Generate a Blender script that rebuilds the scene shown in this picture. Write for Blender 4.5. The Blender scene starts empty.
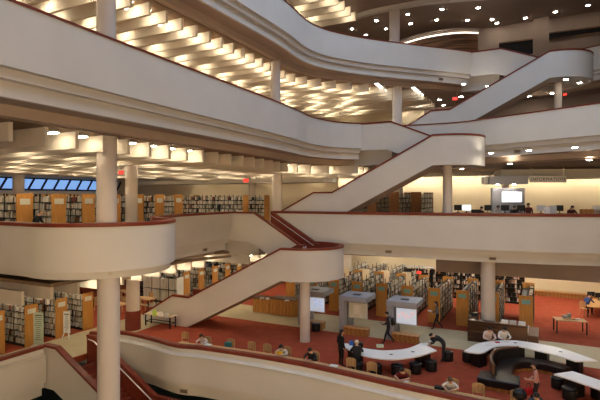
import bpy, bmesh, math, random
from mathutils import Vector, Matrix
from mathutils.geometry import tessellate_polygon
random.seed(7)
S = bpy.context.scene
COL = S.collection
PI = math.pi
ZC, HV, FP = 8.1, 197.0, 480.0            # eye height, horizon row, focal length (600x400 frame)
A0 = math.radians(-27.0)                  # the building grid is turned 27 degrees to the view
E1 = Vector((math.cos(A0), math.sin(A0))); E2 = Vector((-math.sin(A0), math.cos(A0)))
ANG1, ANG2 = A0, A0 + PI/2
F1, F2, F3, F4 = 0.0, 6.05, 12.1, 18.15   # floor levels
def V2(x, y): return Vector((x, y))
def G(o, a, b): return Vector((o[0] + a*E1.x + b*E2.x, o[1] + a*E1.y + b*E2.y))
def P(u, v, z):
    Y = (ZC - z)*FP/(v - HV)
    return Vector(((u - 300)*Y/FP, Y, z))
# ------------------------------------------------------------------ materials
MATS = {}
def mat(name, col, rough=.6, noise=0, nscale=8, bump=0, metal=0, emit=0, kind='noise', col2=None, stretch=None, spec=.3):
    m = bpy.data.materials.new(name); m.use_nodes = True
    nt = m.node_tree; b = nt.nodes['Principled BSDF']
    b.inputs['Base Color'].default_value = (*col, 1); b.inputs['Roughness'].default_value = rough
    b.inputs['Metallic'].default_value = metal; b.inputs['Specular IOR Level'].default_value = spec
    if emit:
        b.inputs['Emission Color'].default_value = (*col, 1); b.inputs['Emission Strength'].default_value = emit
    if noise or bump or col2:
        tc = nt.nodes.new('ShaderNodeTexCoord'); mp = nt.nodes.new('ShaderNodeMapping')
        nt.links.new(tc.outputs['Object'], mp.inputs['Vector'])
        if stretch: mp.inputs['Scale'].default_value = stretch
        if kind == 'wave':
            t = nt.nodes.new('ShaderNodeTexWave'); t.inputs['Scale'].default_value = nscale
            t.inputs['Distortion'].default_value = 6; t.inputs['Detail'].default_value = 3; fac = t.outputs['Fac']
        else:
            t = nt.nodes.new('ShaderNodeTexNoise'); t.inputs['Scale'].default_value = nscale
            t.inputs['Detail'].default_value = 4; fac = t.outputs['Fac']
        nt.links.new(mp.outputs[0], t.inputs['Vector'])
        r = nt.nodes.new('ShaderNodeValToRGB')
        c2 = col2 or tuple(min(1, c*(1 + noise)) for c in col); c1 = col if col2 else tuple(c*(1 - noise) for c in col)
        r.color_ramp.elements[0].color = (*c1, 1); r.color_ramp.elements[1].color = (*c2, 1)
        r.color_ramp.elements[0].position = .3; r.color_ramp.elements[1].position = .7
        nt.links.new(fac, r.inputs[0]); nt.links.new(r.outputs[0], b.inputs['Base Color'])
        if bump:
            bp = nt.nodes.new('ShaderNodeBump'); bp.inputs['Strength'].default_value = bump
            nt.links.new(fac, bp.inputs['Height']); nt.links.new(bp.outputs[0], b.inputs['Normal'])
    MATS[name] = m
    return m
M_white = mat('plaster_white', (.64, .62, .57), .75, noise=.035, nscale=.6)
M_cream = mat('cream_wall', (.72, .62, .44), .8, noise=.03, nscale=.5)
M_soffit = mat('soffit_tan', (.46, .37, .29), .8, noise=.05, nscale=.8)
M_ceil = mat('ceiling_brown', (.27, .185, .115), .85, noise=.08, nscale=1.2)
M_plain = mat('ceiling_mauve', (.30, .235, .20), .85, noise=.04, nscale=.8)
M_baffle = mat('baffle_beige', (.70, .64, .53), .8, noise=.04, nscale=1.5)
M_cap = mat('oxblood_cap', (.18, .032, .016), .45, noise=.15, nscale=3)
M_red = mat('oxblood_wall', (.19, .035, .02), .6, noise=.1, nscale=2)
M_carpet = mat('red_carpet', (.33, .058, .024), .95, noise=.16, nscale=2.2, bump=.1)
M_upper = mat('upper_carpet', (.27, .19, .14), .95, noise=.12, nscale=2.2)
M_beige = mat('beige_floor', (.50, .42, .26), .6, noise=.07, nscale=1.5)
M_teal = mat('teal_floor', (.05, .10, .10), .5, noise=.2, nscale=2)
M_column = mat('column_cream', (.62, .56, .50), .7, noise=.03, nscale=1)
M_panel = mat('oak_panel', (.50, .24, .06), .5, kind='wave', nscale=1.5, col2=(.58, .30, .08), stretch=(6, 6, .5))
M_brownp = mat('brown_panel', (.20, .085, .03), .5, kind='wave', nscale=1.5, col2=(.25, .11, .04), stretch=(6, 6, .5))
M_tan = mat('tan_wood', (.50, .30, .13), .5, kind='wave', nscale=2, col2=(.57, .35, .16), stretch=(1, 6, 6))
M_bench = mat('bench_wood', (.36, .16, .045), .45, kind='wave', nscale=2, col2=(.46, .22, .07), stretch=(.6, 5, 5))
M_walnut = mat('striped_walnut', (.06, .026, .013), .4, kind='wave', nscale=1.3, col2=(.17, .085, .045), stretch=(.04, .04, 4.5))
M_black = mat('black_metal', (.012, .012, .013), .45)
M_shelf = mat('shelf_steel', (.035, .033, .03), .5)
M_leather = mat('black_leather', (.014, .012, .012), .32, noise=.2, nscale=5)
M_grey = mat('kiosk_grey', (.31, .33, .38), .5, noise=.05, nscale=2)
M_hood = mat('hood_grey', (.44, .46, .52), .5)
M_signw = mat('sign_pale', (.90, .90, .88), .6)
M_greyl = mat('pale_grey', (.5, .5, .5), .6)
M_top = mat('white_laminate', (.92, .91, .88), .35)
M_paper = mat('paper_white', (.82, .82, .80), .8)
M_green = mat('pale_green_board', (.50, .60, .48), .6)
M_card = mat('sign_card', (.66, .68, .60), .6)
M_teal2 = mat('teal_card', (.20, .42, .40), .6)
M_ink = mat('ink', (.12, .13, .12), .7)
M_lamp = mat('lamp_warm', (1, .85, .62), .5, emit=52)
M_down = mat('downlight_warm', (1, .88, .72), .5, emit=85)
M_tube = mat('tube_white', (1, .88, .68), .5, emit=50)
M_tube2 = mat('tube_soft', (1, .93, .80), .5, emit=6)
M_cove = mat('cove_glow', (1, .90, .74), .5, emit=2.2)
M_screen = mat('screen_white', (.80, .90, 1), .4, emit=1.3)
M_screenk = mat('screen_pale', (.62, .72, .90), .4, emit=.42)
M_screen2 = mat('screen_blue', (.42, .50, .72), .4, emit=.75)
M_screenart = mat('screen_art', (.75, .55, .55), .4, emit=.6)
M_exit = mat('exit_red', (1, .07, .05), .4, emit=.9)
M_sky = mat('sky_pane', (.22, .42, .85), .3, emit=.85)
M_glass = mat('dark_glass', (.012, .013, .015), .15, spec=.6)
M_steel = mat('steel', (.6, .6, .6), .35, metal=.9)
M_vent = mat('vent_dark', (.06, .05, .045), .6)
M_skin = [mat('skin_light', (.55, .33, .23), .55), mat('skin_mid', (.36, .19, .11), .55), mat('skin_dark', (.13, .065, .04), .55)]
BOOKC = [(.50, .46, .38), (.62, .58, .50), (.30, .28, .25), (.20, .06, .045), (.05, .08, .12), (.42, .36, .24), (.12, .09, .07), (.68, .66, .62), (.08, .12, .09), (.33, .15, .08)]
M_books = [mat('book_cloth_%d' % i, c, .7) for i, c in enumerate(BOOKC)]
_clo = {}
def cloth(c, r=.85):
    if c not in _clo: _clo[c] = mat('cloth_%d' % len(_clo), c, r, noise=.12, nscale=9)
    return _clo[c]
# ------------------------------------------------------------------ mesh builder
class MB:
    def __init__(s): s.v = []; s.f = []; s.m = []
    def add(s, vs, fs, mi=0, M=None):
        n = len(s.v)
        s.v += [tuple(M @ Vector(v)) if M else tuple(v) for v in vs]
        s.f += [tuple(i + n for i in f) for f in fs]; s.m += [mi]*len(fs)
        return s
    def box(s, c, d, mi=0, rz=0, M=None, bev=0):
        x, y, z = d[0]/2, d[1]/2, d[2]/2
        T = Matrix.Translation(Vector(c)) @ Matrix.Rotation(rz, 4, 'Z')
        if M: T = M @ T
        if bev > 0:
            b = min(bev, x*.9, y*.9)
            pl = [(-x+b, -y), (x-b, -y), (x, -y+b), (x, y-b), (x-b, y), (-x+b, y), (-x, y-b), (-x, -y+b)]
            b2 = min(bev, z*.9)
            sx, sy = (x - b2)/x, (y - b2)/y
            rings = [[(px*sx, py*sy, -z) for px, py in pl], [(px, py, -z + b2) for px, py in pl], [(px, py, z - b2) for px, py in pl], [(px*sx, py*sy, z) for px, py in pl]]
            vs = [p for r in rings for p in r]
            fs = [tuple(range(7, -1, -1)), tuple(range(24, 32))]
            for k in range(3):
                for i in range(8): fs.append((k*8+i, k*8+(i+1) % 8, k*8+8+(i+1) % 8, k*8+8+i))
            return s.add(vs, fs, mi, T)
        vs = [(i*x, j*y, k*z) for k in (-1, 1) for j in (-1, 1) for i in (-1, 1)]
        return s.add(vs, [(0, 2, 3, 1), (4, 5, 7, 6), (0, 1, 5, 4), (2, 6, 7, 3), (0, 4, 6, 2), (1, 3, 7, 5)], mi, T)
    def prism(s, poly, z0, z1, mi=0, M=None):
        n = len(poly); a = sum(poly[i][0]*poly[(i+1) % n][1] - poly[(i+1) % n][0]*poly[i][1] for i in range(n))
        if a < 0: poly = list(reversed(poly))
        vs = [(p[0], p[1], z0) for p in poly] + [(p[0], p[1], z1) for p in poly]
        tri = tessellate_polygon([[Vector((p[0], p[1], 0)) for p in poly]])
        fs = []
        for t in tri:
            t = tuple(t)
            p, q, r = (poly[i] for i in t)
            if (q[0]-p[0])*(r[1]-p[1]) - (q[1]-p[1])*(r[0]-p[0]) < 0: t = (t[0], t[2], t[1])
            fs.append(tuple(i + n for i in t)); fs.append((t[0], t[2], t[1]))
        for i in range(n): fs.append((i, (i+1) % n, n + (i+1) % n, n + i))
        return s.add(vs, fs, mi, M)
    def lathe(s, prof, seg=20, mi=0, M=None, cap=True):
        vs = []; fs = []
        for r, z in prof:
            for k in range(seg): vs.append((r*math.cos(2*PI*k/seg), r*math.sin(2*PI*k/seg), z))
        for j in range(len(prof)-1):
            for k in range(seg): fs.append((j*seg+k, j*seg+(k+1) % seg, (j+1)*seg+(k+1) % seg, (j+1)*seg+k))
        if cap:
            fs.append(tuple(range(seg-1, -1, -1))); o = (len(prof)-1)*seg; fs.append(tuple(o+k for k in range(seg)))
        return s.add(vs, fs, mi, M)
    def tube(s, pts, r, seg=8, mi=0, M=None):
        pts = [Vector(p) for p in pts]; vs = []; fs = []
        n = len(pts); rr = r if isinstance(r, (list, tuple)) else [r]*n
        for i, p in enumerate(pts):
            t = (pts[min(i+1, n-1)] - pts[max(i-1, 0)]).normalized()
            a = t.orthogonal().normalized() if abs(t.z) > .95 else t.cross(Vector((0, 0, 1))).normalized()
            b = t.cross(a)
            for k in range(seg): vs.append(tuple(p + rr[i]*(a*math.cos(2*PI*k/seg) + b*math.sin(2*PI*k/seg))))
        for j in range(n-1):
            for k in range(seg): fs.append((j*seg+k, j*seg+(k+1) % seg, (j+1)*seg+(k+1) % seg, (j+1)*seg+k))
        fs.append(tuple(range(seg))); fs.append(tuple(range(n*seg-1, (n-1)*seg-1, -1)))
        return s.add(vs, fs, mi, M)
    def sphere(s, c, r, mi=0, M=None, seg=12, rings=8):
        rx, ry, rz = r if isinstance(r, (tuple, list)) else (r, r, r)
        vs = [(c[0], c[1], c[2]-rz)]; fs = []
        for j in range(1, rings):
            a = -PI/2 + PI*j/rings
            for k in range(seg): vs.append((c[0]+rx*math.cos(a)*math.cos(2*PI*k/seg), c[1]+ry*math.cos(a)*math.sin(2*PI*k/seg), c[2]+rz*math.sin(a)))
        vs.append((c[0], c[1], c[2]+rz)); top = len(vs)-1
        for k in range(seg):
            fs.append((0, 1+(k+1) % seg, 1+k)); o = 1+(rings-2)*seg; fs.append((top, o+k, o+(k+1) % seg))
        for j in range(rings-2):
            for k in range(seg): fs.append((1+j*seg+k, 1+j*seg+(k+1) % seg, 1+(j+1)*seg+(k+1) % seg, 1+(j+1)*seg+k))
        return s.add(vs, fs, mi, M)
    def build(s, name, mats, parent=None, smooth=False):
        me = bpy.data.meshes.new(name); me.from_pydata(s.v, [], s.f)
        for m in (mats if isinstance(mats, (list, tuple)) else [mats]): me.materials.append(m)
        me.polygons.foreach_set('material_index', s.m)
        if smooth:
            me.polygons.foreach_set('use_smooth', [True]*len(me.polygons))
            try: me.set_sharp_from_angle(angle=math.radians(40))
            except Exception: pass
        me.update()
        o = bpy.data.objects.new(name, me); COL.objects.link(o)
        if parent: o.parent = parent
        return o
def tag(o, label=None, cat=None, group=None, kind=None):
    if label: o['label'] = label
    if cat: o['category'] = cat
    if group: o['group'] = group
    if kind: o['kind'] = kind
    return o
def empty(name, loc, rz=0, label=None, cat=None, group=None):
    o = bpy.data.objects.new(name, None); COL.objects.link(o); o.empty_display_size = .1
    o.location = loc if len(loc) == 3 else (loc[0], loc[1], 0); o.rotation_euler = (0, 0, rz)
    return tag(o, label, cat, group)
def struct(o): o['kind'] = 'structure'; return o
def dup(root, loc, rz, label=None, group=None):
    r = root.copy(); COL.objects.link(r); r.location = loc; r.rotation_euler = (0, 0, rz)
    if label: r['label'] = label
    if group: r['group'] = group
    for ch in list(root.children):
        c = ch.copy(); COL.objects.link(c); c.parent = r
        for g in ch.children:
            d = g.copy(); COL.objects.link(d); d.parent = c
    return r
ORD = ['first', 'second', 'third', 'fourth', 'fifth', 'sixth', 'seventh', 'eighth', 'ninth', 'tenth', 'eleventh', 'twelfth', 'thirteenth']
# ------------------------------------------------------------------ plan paths
def smooth_path(pts, n=6, sharp=()):
    """Catmull-Rom through plan points; indices in sharp stay corners."""
    pts = [Vector(p) for p in pts]; out = []
    for i in range(len(pts)-1):
        p1, p2 = pts[i], pts[i+1]
        p0 = pts[i-1] if i > 0 and i not in sharp else p1*2 - p2
        p3 = pts[i+2] if i+2 < len(pts) and (i+1) not in sharp else p2*2 - p1
        for k in range(n):
            t = k/n
            out.append(.5*((2*p1) + (p2-p0)*t + (2*p0-5*p1+4*p2-p3)*t*t + (3*p1-p0-3*p2+p3)*t**3))
    out.append(pts[-1]); return out
def normals(path):
    ns = []
    for i in range(len(path)):
        a = path[i] - path[i-1] if i > 0 else path[1] - path[0]
        b = path[i+1] - path[i] if i < len(path)-1 else a
        a = a.normalized(); b = b.normalized(); t = (a+b).normalized(); c = max(.5, t.dot(a))
        ns.append(Vector((-t.y, t.x))/c)
    return ns
def offset(path, d): return [p + n*d for p, n in zip(path, normals(path))]
def sweep(mb, path, prof, mi=0, drop=None, caps=True):
    """prof: closed loop of (inward offset, z)."""
    ns = normals(path); k = len(prof); vs = []; fs = []
    for i, (p, n) in enumerate(zip(path, ns)):
        d = drop[i] if drop else 0
        for o, z, w in prof: q = p + n*o; vs.append((q.x, q.y, z - d*w))
    for i in range(len(path)-1):
        for j in range(k): fs.append((i*k+j, (i+1)*k+j, (i+1)*k+(j+1) % k, i*k+(j+1) % k))
    if caps: fs.append(tuple(range(k))); o = (len(path)-1)*k; fs.append(tuple(o+j for j in range(k-1, -1, -1)))
    return mb.add(vs, fs, mi)
def parapet(name, path, F, drop=None, cap=True, soffit=1.75, ct=.07, tier3=True):
    face = [(0, F+1.11-ct, 0), (0, F-.65, 1), (.20, F-.66, 1), (.18, F-.93, 1), (.40, F-.94, 1), (.36, F-1.38, 1), (.5, F-1.38, 1), (.5, F-.2, 0), (.28, F-.05, 0), (.28, F+1.11-ct, 0)]
    if not tier3: face[5:7] = [(.5, F-.94, 1)]
    mb = MB(); sweep(mb, path, [(o, z, w) for o, z, w in face], 0, drop)
    w = struct(mb.build(name, M_white, None, True))
    zb = -1.385 if tier3 else -.945
    ms = MB()
    if tier3:
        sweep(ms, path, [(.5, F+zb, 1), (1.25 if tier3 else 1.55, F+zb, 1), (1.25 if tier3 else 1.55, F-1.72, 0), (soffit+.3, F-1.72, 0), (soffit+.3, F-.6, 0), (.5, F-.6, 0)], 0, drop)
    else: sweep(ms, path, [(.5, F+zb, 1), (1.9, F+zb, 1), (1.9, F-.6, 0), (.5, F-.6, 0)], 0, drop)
    ms.build('soffit', M_soffit if tier3 else M_plain, w, True)  # without the third tier, a darker colour stands in for shade under the bay
    ml = MB(); sweep(ml, path, [(.275, F+.01, 0), (.275, F+.99, 0), (.30, F+.99, 0), (.30, F+.01, 0)]); ml.build('lining', M_red, w, True)
    if cap:
        mc = MB(); sweep(mc, path, [(-.035, F+1.10-ct, 0), (-.035, F+1.09, 0), (-.015, F+1.11, 0), (.30, F+1.11, 0), (.32, F+1.09, 0), (.32, F+1.10-ct, 0)], 0)
        mc.build('rail_cap', M_cap, w, True)
    return w
# ---- stair centres
C1, C2, C3 = V2(.3, 28.7), V2(9.3, 30.5), V2(18.2, 34.2)
R = 2.3
L4a = smooth_path([(-15.5, -1.5), (-8.5, 12.4), (-3.05, 22.9), (-.8, 27.3), (.2, 29.7), (1.1, 31.2), (2.6, 32.5), (5.3, 33.9), (11.2, 36.05), G(C3, -5.7, 0)])
L4b = smooth_path([G(C3, -3.6, R), (18.5, 38.2), (21, 36.2), (22.6, 34), (24, 30)])
L3a = smooth_path([(-14, -1.5), (-9.5, 8), (-7.4, 12.43), (-5.3, 16.94), (-1.5, 24.9), (-.1, 28.1), (.6, 30), (1.7, 31.7), (3.0, 32.7), G(C2, -5.7, 0)])
L3b = smooth_path([G(C2, -3.6, R), (10.5, 32.75), (12.3, 30.8), (16.1, 25.9), (21, 19.5)])
bc = V2(-8.3, 20.0)
bay = [bc + 3.0*Vector((math.cos(math.radians(a)), math.sin(math.radians(a)))) for a in range(-132, 66, 11)]
L2a = [bay[0] + E1*(-16), bay[0] + E1*(-8)] + bay + smooth_path([(-7.0, 23.6), (-6.6, 26.2), (-5.7, 28.6), G(C1, -5.4, 0)], 4)
L2b = smooth_path([G(C1, -3.6, R), (0, 31.8), (2.6, 30.5), (6, 29.2), (8.75, 28), (12.5, 27), (16.6, 26.3), (23, 25)])
parapet('wall_top_balcony_left', L4a, F4); parapet('wall_top_balcony_right', L4b, F4)
parapet('wall_upper_balcony_left', L3a, F3); parapet('wall_upper_balcony_right', L3b, F3)
parapet('wall_lower_balcony_bay', L2a[:2+len(bay)], F2, soffit=1.3, ct=.13, tier3=False)
parapet('wall_lower_balcony_left', L2a[1+len(bay):], F2, soffit=1.3, ct=.13)
nb = len(L2b); parapet('wall_lower_balcony_right', L2b, F2, ct=.15, drop=[.1 + .32*min(1, i/(nb*.85)) for i in range(nb)])
# ------------------------------------------------------------------ outer walls
bw = V2(20.4, 40.0); lw = V2(-24, 38.4)
def wall_strip(name, a, b, z0, z1, m, th=.25):
    mb = MB(); d = (b-a).normalized(); n = Vector((-d.y, d.x))*th
    mb.prism([a, b, b+n, a+n], z0, z1)
    return struct(mb.build(name, m))
corner = V2(-14.2, 57.6); rback = G(bw, 13, 0); rnear = G(rback, 0, -34)
wall_strip('wall_back', rback, corner, 0, 24, M_cream, -.25)
wall_strip('wall_left', G(corner, 0, 0), G(corner, 0, -64), 0, 24, M_cream, -.25)
wall_strip('wall_right', rnear, rback, 0, 24, M_cream, -.25)
lnear = G(corner, 0, -64)
# ------------------------------------------------------------------ floors and ceilings
def poly_obj(name, poly, z0, z1, m): return struct(MB().prism([(p[0], p[1]) for p in poly], z0, z1).build(name, m))
def level(name, a, b, F):
    poly = offset(a, .3) + offset(b, .3) + [rnear, rback, corner, lnear]
    return poly_obj(name, poly, F - .5, F, M_upper)
level('floor_top_level', L4a, L4b, F4); level('floor_upper_level', L3a, L3b, F3)
L2fa = [p for p in L2a[:2]] + bay + L2a[2+len(bay):]
level('floor_lower_level', L2a, L2b, F2)
def ceil(name, a, b, z, m, d=1.6):
    poly = offset(a, d) + offset(b, d) + [rnear, rback, corner, lnear]
    return poly_obj(name, poly, z, z + .15, m)
c3 = ceil('ceiling_third', L4a, L4b, F4-1.75, M_ceil); c2 = ceil('ceiling_second', L3a, L3b, F3-1.75, M_ceil)
L2s = [G(bay[0], -16, 1.2), G(bay[0], -2, 1.2), V2(-9.8, 19.2), V2(-7.2, 19), V2(-8.4, 23.2)] + L2a[-9:]
c1 = poly_obj('ceiling_first', [E1*a_ + E2*b_ for a_, b_ in ((-34, 13.2), (-18.5, 13.2), (-18.5, 22), (-17.6, 25))] + offset(L2a[-8:], 1.4) + offset(L2b, 1.6) + [rnear, rback, corner, lnear + E2*15], F2-1.75, F2-1.6, M_ceil)
c4 = poly_obj('ceiling_fourth', [rnear, rback, corner, lnear, V2(-14.5, 0), V2(-8, 17), V2(-1.5, 28), V2(1.5, 33), V2(6, 34), V2(14, 31), V2(20, 27)], F4+4.75, F4+4.95, M_plain)
# plain ceiling lining over the open right-hand halls (mauve) just below the brown deck
poly_obj('ceiling_lining_third', [(5.2, 36.3), (12, 37.6), G(C3, -5, 2.4), G(C3, -3.0, 4.2), (18.7, 39.6), (22, 37.3), (24.5, 34), (28, 30), rback, G(bw, -16, 0)], F4-1.82, F4-1.76, M_plain)
poly_obj('ceiling_lining_second', [(4.6, 36.3), G(C2, -3.4, 4), (11.6, 33.9), (13.5, 31.9), (17.4, 26.9), (22, 21), rback, G(bw, -19, 0)], F3-1.82, F3-1.76, M_plain)
poly_obj('ceiling_lining_first', [(-1.2, 34.2), (3, 32.2), (9.3, 29.7), (13, 28.7), (17, 28), (24, 26.8), rback, G(bw, -24, 0)], F2-1.82, F2-1.76, M_plain)
# main floor: hall side of the opening
o1 = [(-12, 22.9), (-11.05, 24.75), (-9.3, 24.9), (-7.5, 23.9), (-5.9, 22.75), (0, 20.3), (5.3, 16.9), (12, 13.2)]
L1a = smooth_path([(-10.9, 24.85), (-9.3, 24.95), (-7.5, 23.95), (-5.9, 22.8), (-4.3, 22.3), (0, 20.3), (5.3, 16.95), (12, 13.2)])
corn = V2(-12, 22.9); lowleft = G(corn, 0, -26)
poly_obj('floor_main', [lowleft, corn, V2(-11.05, 24.75)] + offset(L1a, .25) + [V2(rnear.x+3, rnear.y-8), rback, corner, G(corner, -14, -50)], -.3, 0, M_carpet)
nA = P(341, 333, 0); nA = V2(nA.x, nA.y)
fl = poly_obj('floor_walkway_across', [G(nA, -16.0, 0), G(nA, 26, 0), G(nA, 26, 3.7), G(nA, -16, 3.7)], -.02, .006, M_beige)
q = V2(-15.3, 24.9)
poly_obj('floor_walkway_along', [G(q, .15, -12), G(q, .15, 24), G(q, 3.0, 24), G(q, 3.0, 1.6), G(q, 2.6, -12)], -.02, .009, M_beige) if False else None
poly_obj('floor_walkway_along', [G(q, .15, -3), G(q, .15, 24), G(q, 3.1, 24), G(q, 3.1, 5.2), V2(-9.6, 25.3), V2(-11.0, 25.0), V2(-12.3, 23.0), G(corn, -.4, -5)], -.02, .009, M_beige)
poly_obj('floor_pool_level', [(-40, 2), (30, 2), (30, 45), (-40, 45)], -5.3, -5.2, M_teal)
wall_strip('wall_pool_level', V2(30, 36), V2(-40, 40), -5.2, -.4, M_white)
# front parapet of the main floor with its white outer ledge
def low_parapet(name, path):
    mb = MB(); sweep(mb, path, [(0, .97, 0), (-.02, .76, 0), (-.22, .70, 0), (-.24, .66, 0), (-.20, .62, 0), (-.20, -.62, 1), (-.04, -.64, 1), (-.04, -.9, 1), (.14, -.92, 1), (.14, -1.3, 1), (.7, -1.3, 1), (.7, -.3, 0), (.25, 0, 0), (.25, .97, 0)])
    w = struct(mb.build(name, M_white, None, True))
    mc = MB(); sweep(mc, path, [(-.05, .975, 0), (-.03, 1.09, 0), (0, 1.11, 0), (.20, 1.11, 0), (.22, 1.09, 0), (.22, .78, 0)])
    mc.build('rail_cap', M_cap, w, True)
    return w
low_parapet('wall_main_floor_front', L1a)
low_parapet('wall_main_floor_left', [lowleft, G(corn, 0, -13), G(corn, 0, -6), G(corn, 0, -.25)])
# ------------------------------------------------------------------ staircases
def wall_xz(mb, poly, y0, y1):
    """a wall drawn in its own (x,z) outline between two y planes"""
    mb.prism([(p[0], p[1]) for p in poly], y0, y1, 0, Matrix(((1, 0, 0, 0), (0, 0, 1, 0), (0, 1, 0, 0), (0, 0, 0, 1))))
def capstrip(mb, pts, y0, y1):
    prof = [(y0-.03, -.012), (y0-.03, .10), (y1+.03, .10), (y1+.03, -.012)]
    vs = [(x, yy, z+zz) for x, z in pts for yy, zz in prof]; fs = []
    n = len(pts)
    for i in range(n-1):
        for j in range(4): fs.append((i*4+j, i*4+(j+1) % 4, (i+1)*4+(j+1) % 4, (i+1)*4+j))
    fs += [(3, 2, 1, 0), tuple((n-1)*4+j for j in range(4))]
    mb.add(vs, fs)
def staircase(C, F, zi, zl, zt, z0, label, b=3.6, flat=5.78, right=True):
    t = empty('staircase', (C.x, C.y, F), A0, label, 'staircase')
    a1, a2, a3, k = 6.9, 8.25, 10.75, .4
    T = .20
    top1 = [(-a3, z0), (-a2, zi+1.0), (-a1, zi+1.0), (-k, zl+1.0), (0, zl+1.0)]
    xs = -a1 + (-a1 + k)*0
    slope = (zl - zi)/(a1 - k)
    xg = -k - (zl - .75)/slope
    bot1 = [(0, zl-.75), (-k, zl-.75), (xg, 0), (-a3, 0)]
    if xg < -a3+.1: bot1 = [(0, zl-.75), (-k, zl-.75), (-a3, 0)]
    mb = MB(); wall_xz(mb, top1 + bot1, -R, -R+T); mb.build('parapet', M_white, t)
    mb = MB(); wall_xz(mb, top1[1:] + bot1[:-1] + [(-a2, 0)], -.30, -.12); mb.build('parapet', M_white, t)
    # rounded landing wall
    arc = [(R*math.cos(math.radians(a)), R*math.sin(math.radians(a))) for a in range(-90, 91, 6)]
    inn = [((R-T)*math.cos(math.radians(a)), (R-T)*math.sin(math.radians(a))) for a in range(90, -91, -6)]
    mb = MB(); mb.prism(arc + inn, zl-.75, zl+1.0); mb.build('landing_wall', M_white, t, True)
    mb = MB(); mb.prism([(-k, -R+T), (0, -R+T)] + list(reversed(inn)) + [(-k, R-T)], zl-.7, zl); mb.build('landing', [M_white], t)
    mb = MB(); mb.prism([(-k, -R+T), (0, -R+T)] + list(reversed(inn)) + [(-k, R-T)], zl, zl+.03); mb.build('carpet', M_cap, t)
    # upper flight
    top2 = [(-flat, zt+1.0), (-b, zt+1.0), (-k, zl+1.0), (0, zl+1.0)]
    bot2 = [(0, zl-.75), (-k-.3, zl-.75), (-b-.3, zt-.8), (-flat, zt-.8)]
    mb = MB(); wall_xz(mb, top2 + bot2, .02, .2); mb.build('parapet', M_white, t)
    mb = MB(); wall_xz(mb, top2[1:] + bot2[:-1] + [(-b, zt-.8)], R-T, R); mb.build('parapet', M_white, t)
    mb = MB()
    wall_xz(mb, [(x, z-.02) for x, z in top2[1:]] + [(x, z+.4) for x, z in bot2[:-1]] + [(-b, zt-.1)], R-T-.03, R-T)
    mb.build('lining', M_red, t)
    mb = MB(); wall_xz(mb, [(x, z-.02) for x, z in top1[1:]] + bot1[:-1] + [(-a2, .02)], -.335, -.30); mb.build('lining', M_red, t)
    inn2 = [((R-T-.03)*math.cos(math.radians(a)), (R-T-.03)*math.sin(math.radians(a))) for a in range(90, -91, -6)]
    mb = MB(); mb.prism(list(reversed(inn)) + inn2, zl+.03, zl+.99); mb.build('lining', M_red, t, True)
    # caps
    mb = MB(); capstrip(mb, top1, -R, -R+T); capstrip(mb, top1[1:], -.30, -.12)
    capstrip(mb, top2, .02, .2); capstrip(mb, top2[1:], R-T, R)
    mb.prism([(x*1.012, y*1.012) for x, y in arc] + [(x*.985, y*.985) for x, y in inn], zl+.988, zl+1.10)
    mb.build('rail_cap', M_cap, t)
    # flights of steps
    def flight(xa, za, xb, zb, ya, yb):
        n = max(2, round(abs(zb-za)/.165)); mb = MB()
        for i in range(n):
            x0 = xa + (xb-xa)*i/n; x1 = xa + (xb-xa)*(i+1)/n; z = za + (zb-za)*(i+1)/n
            mb.box(((x0+x1)/2, (ya+yb)/2, z-.2), (abs(x1-x0)+.03, yb-ya, .4))
        mb.build('steps', M_cap, t)
        mr = MB(); y0 = ya+.07
        for yy in (ya+.07, yb-.07): mr.tube([(xa, yy, za+.85), (xb, yy, zb+.85)], .022)
        mr.build('handrail', M_greyl, t)
    flight(-a3+.2, 0, -a2, zi, -R+T, -.30)
    flight(-a1, zi, -k, zl, -R+T, -.30)
    flight(-k, zl, -b, zt, .2, R-T)
    mb = MB(); mb.box((-(a1+a2)/2, (-R+T-.3)/2, zi-.1), (a2-a1+.1, R-T-.3, .2)); mb.build('landing', M_cap, t)
    # soffit of the long flight
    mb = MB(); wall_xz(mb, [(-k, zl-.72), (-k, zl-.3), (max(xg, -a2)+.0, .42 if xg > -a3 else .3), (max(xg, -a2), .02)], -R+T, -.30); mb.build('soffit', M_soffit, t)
    return t
staircase(C1, F1, .82, 4.15, F2, .35, 'lowest white staircase with red rails and rounded landing, rising from the red carpet')
staircase(C2, F2, 1.30, 4.70, F3-F2, 1.0, 'middle white staircase with rounded landing, between the two upper balconies at centre')
staircase(C3, F3, 1.40, 4.78, F4-F3, 1.0, 'highest white staircase with rounded landing, bluish in daylight at upper right')
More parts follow.
